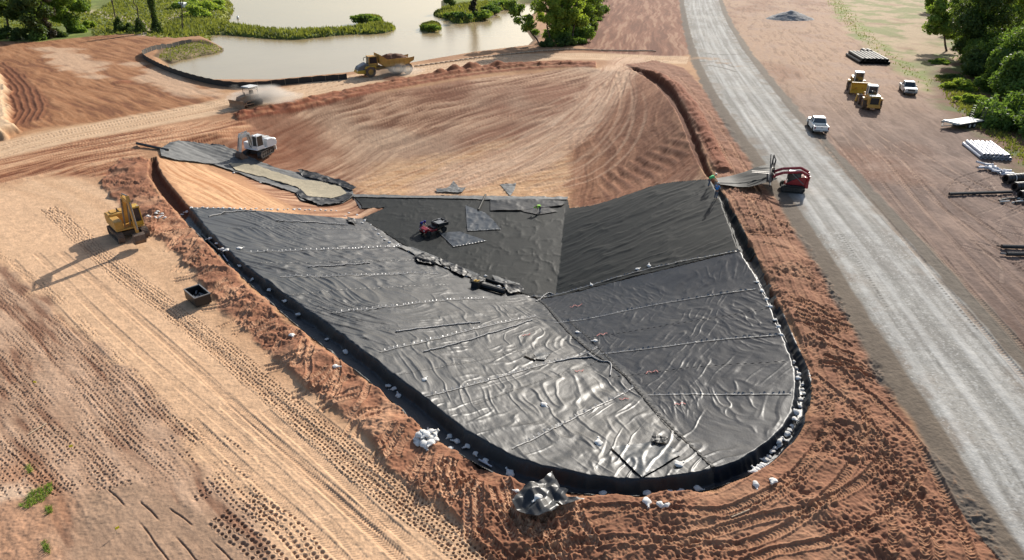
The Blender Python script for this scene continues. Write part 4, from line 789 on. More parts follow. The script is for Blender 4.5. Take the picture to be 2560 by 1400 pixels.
for k in range(26):
    f = k / 25; px = 2455 + 82 * f + lr.uniform(-6, 8); py = 417 + 30 * f + lr.uniform(-5, 6); p = at(px, py); a = lr.uniform(-.9, .4); L_ = lr.uniform(.5, 1.5); mb = MB().ring((0, 0, 0), (1, 0, 0), .10, .13, L_, 10); mb.ring((L_ / 2, 0, 0), (1, 0, 0), .11, .17, .16, 10)
    o = mb.build('pipe_fitting', m_pvc); o.location = (p.x, p.y, p.z + lr.uniform(.14, .4)); o.rotation_euler = (0, lr.uniform(-.25, .25), a); tag(o, 'white pipe fitting in the loose row beside the white pipe stack', 'pipe fitting', 'loose white pipe fittings')
for k in range(10):
    p = at(2515 + lr.uniform(-8, 50), 500 + lr.uniform(-6, 8)); L_ = lr.uniform(.6, 1.8); o = MB().ring((0, 0, 0), (1, 0, 0), .06, .085, L_, 8).build('pipe_offcut', m_offw if k % 2 else m_blk); o.location = (p.x, p.y, p.z + .1); o.rotation_euler = (0, lr.uniform(-.1, .1), lr.uniform(-.6, .6)); tag(o, 'thin %s pipe offcut in the jumble below the black coils' % ('pale' if k % 2 else 'black'), 'pipe offcut', 'pipe offcuts at the right edge ' + ('pale' if k % 2 else 'black'))

# ------------------------------------------------------------------ vehicles
def wheel(par, c, r, w, mt, mr, name='wheel', lugs=0):
    mb = MB().ring(c, (0, 1, 0), r * .55, r, w, 22)
    if lugs:
        for i in range(lugs):
            a = 6.283 * i / lugs
            for sgn in (-1, 1):
                M = Matrix.Translation(c) @ Matrix.Rotation(a + .06 * sgn, 4, 'Y') @ Matrix.Translation((r * 1.0, sgn * w * .25, 0)) @ Matrix.Rotation(.4 * sgn, 4, 'X'); mb.box((0, 0, 0), (.07 * r + .02, w * .48, .07 * r + .02), M)
    t = mb.build(name, mt, par); rm = MB().cyl((c[0], c[1] - w * .36, c[2]), (c[0], c[1] + w * .36, c[2]), r * .56, n=20); rm.cyl((c[0], c[1] - w * .44, c[2]), (c[0], c[1] + w * .44, c[2]), r * .2, n=10); rm.build('rim', mr, t); return t
def track(par, L, W_, Hh, y, mt, name='track', z0=0.):
    """crawler track: belt with shoes, rollers as sub-parts"""
    r = Hh / 2; a = L / 2 - r; mb = MB(); n = 10; prof = [(a + r * math.sin(math.pi * i / n), z0 + r - r * math.cos(math.pi * i / n)) for i in range(n + 1)] + [(-a - r * math.sin(math.pi * i / n), z0 + r + r * math.cos(math.pi * i / n)) for i in range(n + 1)]
    inn = [(p[0] * .90, z0 + r + (p[1] - z0 - r) * .74) for p in prof]; N_ = len(prof)
    for k in range(N_):
        p, q = prof[k], prof[(k + 1) % N_]; pi, qi = inn[k], inn[(k + 1) % N_]
        mb.add([(p[0], y - W_ / 2, p[1]), (q[0], y - W_ / 2, q[1]), (q[0], y + W_ / 2, q[1]), (p[0], y + W_ / 2, p[1]), (pi[0], y - W_ / 2, pi[1]), (qi[0], y - W_ / 2, qi[1]), (qi[0], y + W_ / 2, qi[1]), (pi[0], y + W_ / 2, pi[1])], [(0, 1, 2, 3), (4, 7, 6, 5), (0, 4, 5, 1), (3, 2, 6, 7)])
    per = []; tot = 0
    for k in range(N_):
        p, q = prof[k], prof[(k + 1) % N_]; l = math.hypot(q[0] - p[0], q[1] - p[1]); m_ = max(1, int(l / .2)); per += [((p[0] + (q[0] - p[0]) * j / m_, p[1] + (q[1] - p[1]) * j / m_), math.atan2(q[1] - p[1], q[0] - p[0])) for j in range(m_)] if l > .08 else []
    for (c_, an) in per: mb.box((0, 0, 0), (.06, W_ * 1.02, .07), Matrix.Translation((c_[0], y, c_[1])) @ Matrix.Rotation(-an, 4, 'Y'))
    t = mb.build(name, mt, par); rb = MB()
    for i in range(6): x_ = -a + 2 * a * i / 5; rb.cyl((x_, y - W_ * .35, z0 + r), (x_, y + W_ * .35, z0 + r), r * .62, n=10)
    rb.build('rollers', m_dsteel, t); return t
# --- pickup trucks
def pickup(label, paint, dirt=None):
    t = thing('pickup_truck', label, 'pickup truck', 'pickup trucks on the yard'); w = .96
    body = MB(); lower = [(-2.9,.55),(-2.9,1.18),(-1.05,1.2),(-1.0,1.22),(.95,1.22),(2.2,1.16),(2.78,1.02),(2.9,.8),(2.9,.5),(2.35,.5),(2.2,.85),(1.95,.98),(1.6,.98),(1.35,.85),(1.2,.45),(-1.2,.45),(-1.35,.85),(-1.6,.98),(-2.0,.98),(-2.25,.85),(-2.4,.5)]
    for s in (-1, 1): body.prism(lower, s * w, s * (w - .12))
    body.box((1.9, 0, 1.12), (1.9, 1.7, .16)); body.box((2.84, 0, .85), (.1, 1.8, .5)); body.box((-2.86, 0, .9), (.09, 1.75, .55)); body.box((0, 0, .62), (5.4, 1.6, .14)); body.box((-1.0, 0, .95), (.08, 1.75, .55))
    body.build('body', paint, t, .02)
    cab = MB(); cab.add([(-1.0,-.9,1.2),(1.15,-.9,1.2),(1.15,.9,1.2),(-1.0,.9,1.2),(-.78,-.72,1.86),(.42,-.72,1.88),(.42,.72,1.88),(-.78,.72,1.86)], [(4,5,6,7)]); 
    for a, b in (((-1,-.9,1.2),(-.78,-.72,1.86)),((-1,.9,1.2),(-.78,.72,1.86)),((1.15,-.9,1.2),(.42,-.72,1.88)),((1.15,.9,1.2),(.42,.72,1.88)),((.05,-.9,1.2),(-.1,-.73,1.87)),((.05,.9,1.2),(-.1,.73,1.87))): cab.cyl(a, b, .055, n=6)
    cab.box((-.18, 0, 1.88), (1.22, 1.46, .07)); cab.build('roof', paint, t)
    gl = MB(); gl.add([(-.96,-.86,1.2),(1.08,-.86,1.2),(1.08,.86,1.2),(-.96,.86,1.2),(-.76,-.69,1.85),(.42,-.69,1.86),(.42,.69,1.86),(-.76,.69,1.85)], [(0,1,5,4),(1,2,6,5),(2,3,7,6),(3,0,4,7)]); gl.build('windows', m_glass, t)
    MB().box((-1.95, 0, .72), (1.7, 1.5, .05)).build('bed_liner', m_blk, t)
    for x_ in (1.78, -1.8):
        for s in (-1, 1): wheel(t, (x_, s * .84, .4), .4, .27, m_rub, m_steel)
    for s in (-1, 1):
        MB().box((2.88, s * .72, .92), (.06, .3, .16)).build('headlight', m_lamp, t); MB().box((-2.9, s * .87, .95), (.05, .12, .36)).build('tail_light', m_tail, t); MB().box((.78, s * 1.05, 1.28), (.14, .2, .18)).build('mirror', m_blk, t)
    MB().box((2.91, 0, .9), (.05, 1.05, .26)).build('grille', m_dsteel, t); MB().box((2.93, 0, .55), (.14, 1.85, .2)).build('front_bumper', m_grey, t); MB().box((-2.97, 0, .58), (.16, 1.8, .18)).build('rear_bumper', m_steel, t); MB().box((-2.92, 0, 1.02), (.03, .3, .06)).build('tailgate_handle', m_blk, t); MB().box((-3.06, 0, .6), (.02, .32, .14)).build('number_plate', m_offw, t)
    return t
t = pickup('clean white pickup seen from behind beside the grey road', m_white); pose(t, (2051,338), (2032,313)); p1 = t
t = pickup('white pickup facing the camera, its sides dark with dirt, near the trees', m_offw); pose(t, (2256,219), (2280,245))
# --- articulated dump truck
def dump_truck():
    t = thing('dump_truck', 'yellow articulated dump truck loaded with soil driving left along the lake', 'dump truck'); Yw = 1.25
    hood = MB(); hood.prism([(3.1,1.15),(3.1,2.05),(3.5,2.35),(4.9,1.75),(5.15,1.35),(5.1,1.0)], -.95, .95); hood.build('hood', m_grey, t, .05)
    MB().prism([(2.0,.75),(2.0,1.3),(5.2,1.2),(5.3,.7),(4.2,.6)], -1.2, 1.2).build('front_chassis', m_yel, t, .04)
    f = MB()
    for s in (-1, 1): f.prism([(1.9,1.6),(2.1,1.85),(3.7,1.85),(4.0,1.45),(3.75,1.45),(3.55,1.7),(2.3,1.7),(2.05,1.45)], s * 1.5, s * .95)
    f.build('fender', m_yel, t)
    c = MB().box((2.2, 0, 3.34), (1.75, 1.55, .14), tz=.92); c.box((2.2, 0, 1.95), (1.7, 1.5, .5))
    for x_ in (1.42, 2.98):
        for s in (-1, 1): c.cyl((x_, s * .7, 2.1), (x_ - (.08 if x_ > 2 else 0), s * .68, 3.3), .07, n=6)
    c.build('cab', m_yeld, t); MB().box((2.2, 0, 2.75), (1.5, 1.38, 1.1), tz=.94).build('cab_windows', m_glass, t); MB().tube([(2.9, .9, 3.3), (3.8, 1.2, 3.45), (4.1, 1.25, 3.35), (4.1, 1.25, 2.9)], .05).build('mirror_arm', m_blk, t); MB().box((1.6, -.95, 2.2), (.5, .1, .16)).build('side_board', m_offw, t)
    MB().box((-1.6, 0, 1.25), (7.0, .8, .5)).build('rear_frame', m_yeld, t, .03); MB().cyl((1.1, 0, .9), (1.1, 0, 1.7), .35, n=12).build('articulation_joint', m_dsteel, t)
    b = MB(); o_ = [(1.25,3.75),(1.1,2.2),(.3,1.55),(-3.6,1.6),(-5.15,2.3),(-5.3,2.95),(-4.6,2.85),(-.2,2.75),(.75,3.45)]
    for s in (-1, 1): b.prism(o_, s * 1.5, s * 1.42)
    b.add([(1.2,-1.45,3.72),(1.08,-1.45,2.2),(.3,-1.3,1.58),(-3.6,-1.3,1.62),(-5.15,-1.45,2.35),(1.2,1.45,3.72),(1.08,1.45,2.2),(.3,1.3,1.58),(-3.6,1.3,1.62),(-5.15,1.45,2.35)], [(0,1,6,5),(1,2,7,6),(2,3,8,7),(3,4,9,8)])
    for i in range(5): x_ = -.5 - i * .95; b.box((x_, -1.53, 2.2), (.1, .08, 1.0)); b.box((x_, 1.53, 2.2), (.1, .08, 1.0))
    b.build('dump_body', m_yeld, t); n = 14; vs = []; 
    for i in range(n):
        for j in range(n): x_ = -4.6 + 5.2 * i / (n - 1); y_ = -1.38 + 2.76 * j / (n - 1); vs.append([x_, y_, 2.5 + 1.0 * (1 - ((x_ + 1.8) / 2.9) ** 2) * (1 - (y_ / 1.6) ** 2)])
    V_ = np.array(vs); V_[:, 2] += .28 * fbm(V_[:, 0] * 1.6, V_[:, 1] * 1.6, 2, 251); fs = np.array([(i * n + j, (i + 1) * n + j, (i + 1) * n + j + 1, i * n + j + 1) for i in range(n - 1) for j in range(n - 1)])
    o = mesh_np('soil_load', V_, fs, m_load, False); o.parent = t
    for x_ in (3.0, -2.0, -3.95):
        for s in (-1, 1): wheel(t, (x_, s * 1.2, .9), .9, .62, m_rubd, m_yeld, lugs=16)
    for s in (-1, 1): MB().box((5.2, s * .75, 1.15), (.1, .3, .2)).build('headlight', m_lamp, t)
    return t
t = dump_truck(); pose(t, (1024,180), (898,192)); t.scale = (1.07,) * 3
# --- wheel loaders
def loader(label, bucket_up):
    t = thing('wheel_loader', label, 'wheel loader', 'wheel loaders parked together')
    MB().prism([(-3.3,.9),(-3.3,2.1),(-2.9,2.25),(-.9,2.25),(-.7,1.9),(-.4,.8),(-1.2,.7)], -.85, .85).build('engine_housing', m_yeld, t, .05); MB().box((-3.33, 0, 1.55), (.06, 1.2, .95)).build('rear_grille', m_blk, t); MB().box((-2.6, 0, 2.27), (1.1, 1.5, .05)).build('bonnet_panel', m_offw, t); MB().box((-3.35, 0, .8), (.5, 1.9, .5), tz=.9).build('counterweight', m_yeld, t, .06)
    c = MB().box((-.15, 0, 3.33), (1.55, 1.5, .14), tz=.9)
    for x_ in (-.85, .5):
        for s in (-1, 1): c.cyl((x_, s * .66, 1.7), (x_ * .95, s * .64, 3.3), .06, n=6)
    c.build('cab', m_offw, t); MB().box((-.15, 0, 2.45), (1.25, 1.24, 1.5), tz=.96).build('cab_windows', m_glass, t); MB().box((-.15, 0, 1.55), (1.6, 1.6, .5)).build('cab_base', m_yeld, t)
    MB().box((1.2, 0, 1.2), (1.6, 1.0, .8)).build('front_frame', m_yeld, t, .04); a = MB(); ez = 1.15 if bucket_up else .5
    for s in (-1, 1): a.tube([(.9, s * .5, 1.9), (2.3, s * .5, 1.75), (3.0, s * .5, ez)], .14, 6)
    a.build('lift_arms', m_yeld, t); b = MB(); z = ez - .3
    pf = [(2.75,z),(2.65,z+.6),(2.95,z+1.05),(3.1,z+1.1),(2.85,z+.6),(2.95,z+.1),(3.9,z-.05),(3.9,z-.12),(2.9,z-.08)]
    if bucket_up: pf = [(2.7,z+.1),(2.75,z+1.0),(3.2,z+1.4),(3.35,z+1.35),(2.95,z+.95),(2.85,z+.1),(3.35,z-.35),(3.3,z-.45)]
    b.prism(pf, -1.4, 1.4)
    for s in (-1, 1): b.prism([(2.7,z),(2.7,z+.9),(3.2,z+1.2),(3.75,z)], s * 1.4, s * 1.34)
    bo = b.build('bucket', m_yel, t); tt = MB(); tx, tz_ = (3.35, z - .42) if bucket_up else (3.95, z - .08)
    for i in range(7): tt.box((tx, -1.2 + .4 * i, tz_), (.28, .13, .1))
    tt.build('teeth', m_steel, bo)
    for x_ in (1.55, -1.6):
        for s in (-1, 1): wheel(t, (x_, s * 1.08, .78), .78, .6, m_rubd, m_yeld, lugs=14)
    f = MB()
    for s in (-1, 1): f.prism([(-2.4,1.5),(-2.2,1.75),(-1.1,1.75),(-.9,1.5),(-1.0,1.5),(-1.2,1.68),(-2.1,1.68),(-2.3,1.5)], s * .8, s * 1.4)
    f.build('fender', m_yeld, t); ex = MB().cyl((-2.0, .35, 2.2), (-2.0, .35, 2.85), .07, n=8).build('exhaust', m_dsteel, t)
    MB().tube([(-.9,-.95,1.4),(-.9,-.95,2.3),(-1.5,-.95,2.3),(-1.5,-.95,1.4)], .03, 5).build('handrail', m_blk, t); return t
t = loader('yellow wheel loader facing the camera with raised toothed bucket', True); pose(t, (2128,212), (2152,250))
t = loader('yellow wheel loader seen from behind, dark rear grille to the camera', False); pose(t, (2184,282), (2158,252))
# --- trailer
def trailer():
    t = thing('flatbed_trailer', 'pale flatbed trailer with two raised ladder ramps under the right bank', 'trailer')
    MB().box((0, 0, .85), (5.6, 2.45, .1)).build('deck', mat('bleached_planks', (.62,.60,.54), .7, var=.15, vs=5), t); f = MB().box((0, 1.2, .74), (5.7, .1, .2)); f.box((0, -1.2, .74), (5.7, .1, .2)); f.build('side_rail', m_dsteel, t)
    MB().tube([(2.8, .9, .75), (4.4, 0, .6), (2.8, -.9, .75)], .07, 6).build('drawbar', m_dsteel, t)
    for s in (-1, 1):
        r = MB()
        for q in (-.25, .25): r.cyl((-2.8, s * .8 + q, .85), (-3.05, s * .8 + q, 2.7), .04, n=6)
        for i in range(6): r.cyl((-2.83 - .04 * i, s * .8 - .25, 1.05 + .3 * i), (-2.83 - .04 * i, s * .8 + .25, 1.05 + .3 * i), .03, n=6)
        r.build('ramp', m_dsteel, t)
        for x_ in (-.9, .05): wheel(t, (x_, s * 1.12, .4), .4, .25, m_rub, m_offw)
    MB().box((2.5, 0, .98), (.5, 2.2, .16)).build('headboard', m_offw, t); return t
t = trailer(); pose(t, (2434,312), (2372,322))
# --- excavators
def excavator(name, label, sc, body, under, arm_m, tracks_yaw, body_yaw, arm, blade=False, glass=m_glass, rear_round=False):
    """arm: list of (reach, height) joints from boom foot to bucket pin; local +X is the way the cab faces"""
    t = thing(name, label, 'excavator'); Mt = Matrix.Rotation(tracks_yaw, 4, 'Z'); tk = bpy.data.objects.new('undercarriage', None); C.objects.link(tk); tk.parent = t; tk.rotation_euler = (0, 0, tracks_yaw)
    for s in (-1, 1): track(tk, 3.6, .55, .85, s * 1.05, under)
    MB().box((0, 0, .55), (1.7, 1.6, .4)).build('car_body', m_dsteel, tk); MB().cyl((0, 0, .7), (0, 0, 1.0), .65, n=20).build('slew_ring', m_dsteel, tk)
    if blade: bl = MB().box((-2.35, 0, .5), (.14, 2.6, .75)); bl.box((-1.9, .5, .45), (1.0, .14, .16)); bl.box((-1.9, -.5, .45), (1.0, .14, .16)); bl.build('dozer_blade', m_offw, tk)
    up = MB(); up.box((-.35, 0, 1.05), (3.2, 2.4, .14)); up.prism([(-1.95,1.1),(-2.05,1.5),(-1.95,2.0),(-1.5,2.1),(-.6,2.1),(-.5,1.1)], -1.2, 1.2); up.box((.3, -.85, 1.5), (1.8, .7, .8)); up.build('house', body, t, .06)
    MB().prism([(-2.25,1.0),(-2.35,1.4),(-2.2,1.85),(-1.85,1.95),(-1.85,1.0)], -1.15, 1.15).build('counterweight', body, t, .08)
    d = MB(); d.box((-1.3, .2, 2.14), (.9, .6, .06)); d.box((-1.3, -.6, 2.14), (.9, .5, .06)); d.build('hood_panel', m_offw if body is m_white else m_yeld, t); MB().cyl((-.9, -.3, 2.1), (-.9, -.3, 2.5), .06, n=8).build('exhaust', m_dsteel, t)
    cb = MB(); cx, cy = .55, .75
    for a, b in (((-.55, -.42), (-.5, -.38)), ((-.55, .42), (-.5, .38)), ((.6, -.42), (.45, -.38)), ((.6, .42), (.45, .38))): cb.cyl((cx + a[0], cy + a[1], 1.12), (cx + b[0], cy + b[1], 2.78), .05, n=6)
    cb.box((cx, cy, 2.82), (1.12, .92, .1), tz=.92); cb.box((cx, cy, 1.3), (1.15, .92, .4)); cb.build('cab', body if body is m_white else m_yel, t); MB().box((cx, cy, 2.1), (1.05, .8, 1.36), tz=.92).build('cab_windows', glass, t)
    b = MB(); pts = [Vector((a[0], -.1, a[1])) for a in arm[:3]]
    def seg(mb, p, q, h0, h1, w):
        d_ = (q - p).normalized(); n_ = Vector((-d_.z, 0, d_.x)); mb.add([(p + n_ * h0 + Vector((0, s * w, 0))) for s in (-1, 1)] + [(p - n_ * h0 + Vector((0, s * w, 0))) for s in (-1, 1)] + [(q + n_ * h1 + Vector((0, s * w, 0))) for s in (-1, 1)] + [(q - n_ * h1 + Vector((0, s * w, 0))) for s in (-1, 1)], [(0,1,3,2),(4,6,7,5),(0,4,5,1),(2,3,7,6),(0,2,6,4),(1,5,7,3)])
    seg(b, pts[0], pts[1], .16, .28, .14); seg(b, pts[1], pts[2], .28, .15, .14); b.build('boom', arm_m, t)
    st = MB(); e, q = Vector((arm[2][0], -.1, arm[2][1])), Vector((arm[3][0], -.1, arm[3][1])); dd_ = (e - q).normalized(); seg(st, e + dd_ * .5, e, .12, .26, .12); seg(st, e, q, .24, .12, .11); st.build('stick', arm_m, t)
    hy = MB(); hy.cyl((arm[0][0] + .3, .12, arm[0][1] - .15), pts[1] + Vector((0, .22, -.1)), .07, n=8); hy.cyl((arm[0][0] + .3, -.32, arm[0][1] - .15), pts[1] + Vector((0, -.22, -.1)), .07, n=8); hy.cyl(pts[1] + Vector((0, 0, .35)), e + dd_ * .5, .07, n=8); hy.cyl(e + Vector((.25, 0, 0)), q + Vector((.3, 0, .5)), .06, n=8); hy.build('hydraulic_ram', m_steel, t)
    bk = MB(); pf = [(.1,.15),(.4,0),(.48,-.45),(.2,-.85),(-.35,-.95),(-.75,-.7),(-.72,-.64),(-.33,-.86),(.15,-.78),(.4,-.42),(.32,-.05),(.05,.05)]
    bk.prism([(q.x + a, q.z + c_) for a, c_ in pf], -.55, .35)
    for yy in (-.55, .35): bk.prism([(q.x + a, q.z + c_) for a, c_ in [(.1,.1),(.4,0),(.48,-.45),(.2,-.85),(-.35,-.95),(-.75,-.7),(-.2,-.2)]], yy - .02, yy + .02)
    bo = bk.build('bucket', m_rubd, t); tt = MB()
    for i in range(5): tt.box((q.x - .8, -.48 + .19 * i, q.z - .66), (.2, .07, .06))
    tt.build('teeth', m_steel, bo)
    for s in (-1, 1): MB().box((.95, .75 + s * .3, 2.9), (.08, .14, .1)).build('work_lamp', m_lamp, t)
    t.scale = (sc,) * 3; return t
ey = excavator('excavator', 'yellow excavator on the left spoil with its boom raised and bucket down', 1.0, m_yeld, m_rubd, m_yeld, 0, 0, [(.6,1.5),(1.9,4.2),(3.6,4.3),(3.9,1.35)])
pose(ey, (304,570), (344,607), .0)
ew = excavator('excavator', 'white compact excavator working at the grey fabric channel', 1.06, m_white, m_dsteel, m_offw, R(18), 0, [(.6,1.4),(1.3,3.1),(2.5,2.9),(2.9,1.0)], blade=True)
A, B = at(648,388), at(596,405); ew.location = A; ew.rotation_euler = (0, 0, math.atan2(B.y - A.y, B.x - A.x) - .05)
MB().box((-.9, -1.22, 1.4), (1.3, .05, .4)).build('side_panel', m_red, ew)
# --- dozer
t = thing('bulldozer', 'dust covered tracked dozer with canopy driving left on the haul road', 'bulldozer'); md_ = mat('dust_coat', sr(172,140,112,.7), .9, var=.25, vs=2)
for s in (-1, 1): track(t, 3.4, .6, 1.0, s * .95, md_)
MB().prism([(-1.2,.9),(-1.2,1.6),(.6,1.75),(1.9,1.55),(2.05,1.1),(1.95,.7),(-1.0,.7)], -.55, .55).build('hood', md_, t, .05); MB().box((-.6, 0, 1.3), (1.6, 1.5, .6)).build('operator_deck', md_, t); MB().box((-.7, 0, 1.85), (.5, .55, .75), tz=.8).build('seat', m_rubd, t)
r_ = MB()
for x_ in (-1.35, .25):
    for s in (-1, 1): r_.cyl((x_, s * .75, 1.3), (x_, s * .75, 2.85), .05, n=6)
r_.tube([(-1.35,-.75,2.2),(-1.35,.75,2.8)], .03, 5); r_.tube([(-1.35,.75,2.2),(-1.35,-.75,2.8)], .03, 5); r_.tube([(-1.35,-.75,2.83),(-1.35,.75,2.83),(.25,.75,2.83),(.25,-.75,2.83),(-1.35,-.75,2.83)], .05, 5); r_.build('canopy_post', m_rubd, t); MB().box((-.55, 0, 2.9), (2.0, 1.75, .1), tz=.9).build('canopy_roof', m_offw, t)
MB().prism([(2.45,.05),(2.3,.6),(2.5,1.2),(2.58,1.2),(2.42,.6),(2.55,.05)], -1.7, 1.7).build('blade', md_, t); a_ = MB()
for s in (-1, 1): a_.cyl((.2, s * 1.4, .5), (2.35, s * 1.3, .5), .09, n=6)
a_.build('push_arm', md_, t); MB().cyl((.9, .3, 1.6), (.9, .3, 2.2), .06, n=8).build('exhaust', m_dsteel, t); pose(t, (644,258), (604,268))
# --- compact track loader
t = thing('track_loader', 'red compact track loader holding a fabric roll bar and forks by the road', 'track loader')
for s in (-1, 1): track(t, 2.4, .42, .8, s * .78, m_rub)
MB().prism([(-1.45,.5),(-1.5,1.5),(-1.1,1.75),(-.5,1.6),(.8,.9),(.9,.5)], -.55, .55).build('chassis', m_red, t, .05); MB().box((-1.35, 0, 1.0), (.35, 1.4, .9), tz=.9).build('rear_door', m_red, t, .04)
c = MB().box((-.05, 0, 2.08), (1.35, 1.05, .12), tz=.92); c.box((-.05, 0, .95), (1.3, 1.05, .3))
for x_ in (-.65, .6):
    for s in (-1, 1): c.cyl((x_, s * .48, 1.0), (x_ * .95, s * .46, 2.05), .05, n=6)
c.build('cab', m_blk, t); MB().box((-.05, 0, 2.155), (1.1, .85, .03)).build('roof_panel', m_offw, t); MB().box((-.05, 0, 1.55), (1.15, .9, .95), tz=.95).build('cab_windows', m_glass, t)
for s in (-1, 1): MB().tube([(-1.35, s * .72, 1.35), (-1.45, s * .72, 1.95), (-.6, s * .72, 2.35), (1.2, s * .72, 2.1), (1.95, s * .72, 1.75), (2.05, s * .72, 1.5)], .15, 8).build('lift_arm', m_red, t); MB().cyl((-1.0, s * .72, 1.0), (.3, s * .72, 2.1), .05, n=8).build('hydraulic_ram', m_steel, t); MB().box((-1.5, s * .6, 1.5), (.06, .2, .14)).build('rear_lamp', m_lamp, t)
MB().box((2.15, 0, 1.5), (.14, 1.3, .7)).build('coupler_plate', m_blk, t); MB().cyl((2.4, -2.9, 2.9), (2.4, 2.2, 1.0), .11, n=10).build('roll_bar', m_dsteel, t); fr = MB().tube([(2.15,-.9,1.4),(2.0,-1.0,2.9),(2.2,-1.9,3.2),(2.3,-1.2,1.9)], .07, 6); fr.tube([(2.1,.2,1.3),(2.1,.1,2.3),(2.2,-.9,2.6)], .07, 6); fr.box((2.2, -.4, 1.9), (.08, .9, .5)); fr.build('attachment_frame', m_blk, t); MB().cyl((2.4, -1.9, 1.2), (2.4, 1.2, 1.2), .2, n=14).build('fabric_roll', m_chan, t)
f_ = MB(); f_.box((2.3, 0, 1.35), (.1, 1.6, .12))
for y_ in (-.95, -1.45): f_.box((3.3, y_, 1.35), (1.9, .1, .06))
f_.build('fork', m_steel, t); pose(t, (2002,478), (1955,474)); tl = t
# --- utility cart
t = thing('utility_cart', 'small red and black utility cart with loaded cargo bed on the pond floor', 'utility cart')
MB().prism([(-.2,.4),(-.2,.62),(.75,.7),(.95,.95),(1.45,.85),(1.55,.55),(1.4,.4)], -.62, .62).build('front_body', m_red, t, .05); MB().box((.05, 0, .75), (.6, 1.2, .2)).build('seat', m_blk, t, .03); MB().box((-.22, 0, 1.0), (.12, 1.2, .4)).build('seat_back', m_blk, t, .03); MB().box((-.3, 0, .45), (2.4, 1.1, .14)).build('chassis', m_blk, t)
b = MB().box((-1.05, 0, .78), (1.3, 1.4, .05)); [b.box(c_, d_) for c_, d_ in (((-1.05, .7, .95), (1.3, .05, .36)), ((-1.05, -.7, .95), (1.3, .05, .36)), ((-1.7, 0, .95), (.05, 1.4, .36)), ((-.4, 0, .95), (.05, 1.4, .36)))]; b.build('cargo_bed', m_blk, t); r_ = MB().tube([(-1.7, -.72, 1.16), (-1.7, .72, 1.16), (-.4, .72, 1.16), (-.4, -.72, 1.16), (-1.7, -.72, 1.16)], .035, 6); r_.build('bed_rail', m_steel, t)
l = MB(); [l.box((lr.uniform(-1.5, -.6), lr.uniform(-.5, .5), lr.uniform(.9, 1.15)), (lr.uniform(.2, .5), lr.uniform(.15, .3), .2), Matrix.Rotation(.1, 4, 'Z')) for _ in range(8)]; l.build('tools', m_seam, t)
for x_ in (1.05, -1.1):
    for s in (-1, 1): wheel(t, (x_, s * .62, .33), .33, .24, m_rub, m_dsteel, lugs=10)
MB().ring((.62, .3, 1.05), (.5, 0, .7), .14, .17, .03, 14).build('steering_wheel', m_blk, t)
for s in (-1, 1): MB().box((1.5, s * .42, .72), (.06, .2, .1)).build('headlight', m_lamp, t)
hb = MB().add([(-.3,.75,1.2),(-.3,-.3,1.2),(-1.15,-.2,1.18),(-1.15,.75,1.2)], [(0,1,2,3)]); o = hb.build('tarp', m_seam, t); md = o.modifiers.new('thickness', 'SOLIDIFY'); md.thickness = .03
pose(t, (1104,575), (1062,588)); cart = t
# white van, float
t = thing('white_van', 'small white van parked far off on the green bank', 'van'); MB().prism([(-2.3,.4),(-2.35,1.9),(-2.0,2.1),(1.1,2.1),(1.7,1.3),(2.4,1.1),(2.45,.4)], -.95, .95).build('body', m_white, t, .05); MB().prism([(1.05,1.35),(1.0,2.0),(1.15,2.0),(1.72,1.33)], -.97, .97).build('windows', m_glass, t)
for x_ in (1.5, -1.5):
    for s in (-1, 1): wheel(t, (x_, s * .9, .36), .36, .22, m_rub, m_steel)
pose(t, (466,22), (436,21))
t = MB().cyl((0, 0, -.1), (0, 0, .9), .5, .25, n=10); o = t.build('buoy', m_white, smooth=True); o.location = (*pw(595, 47, WZ), WZ); tag(o, 'small white float near the left lake shore', 'float')

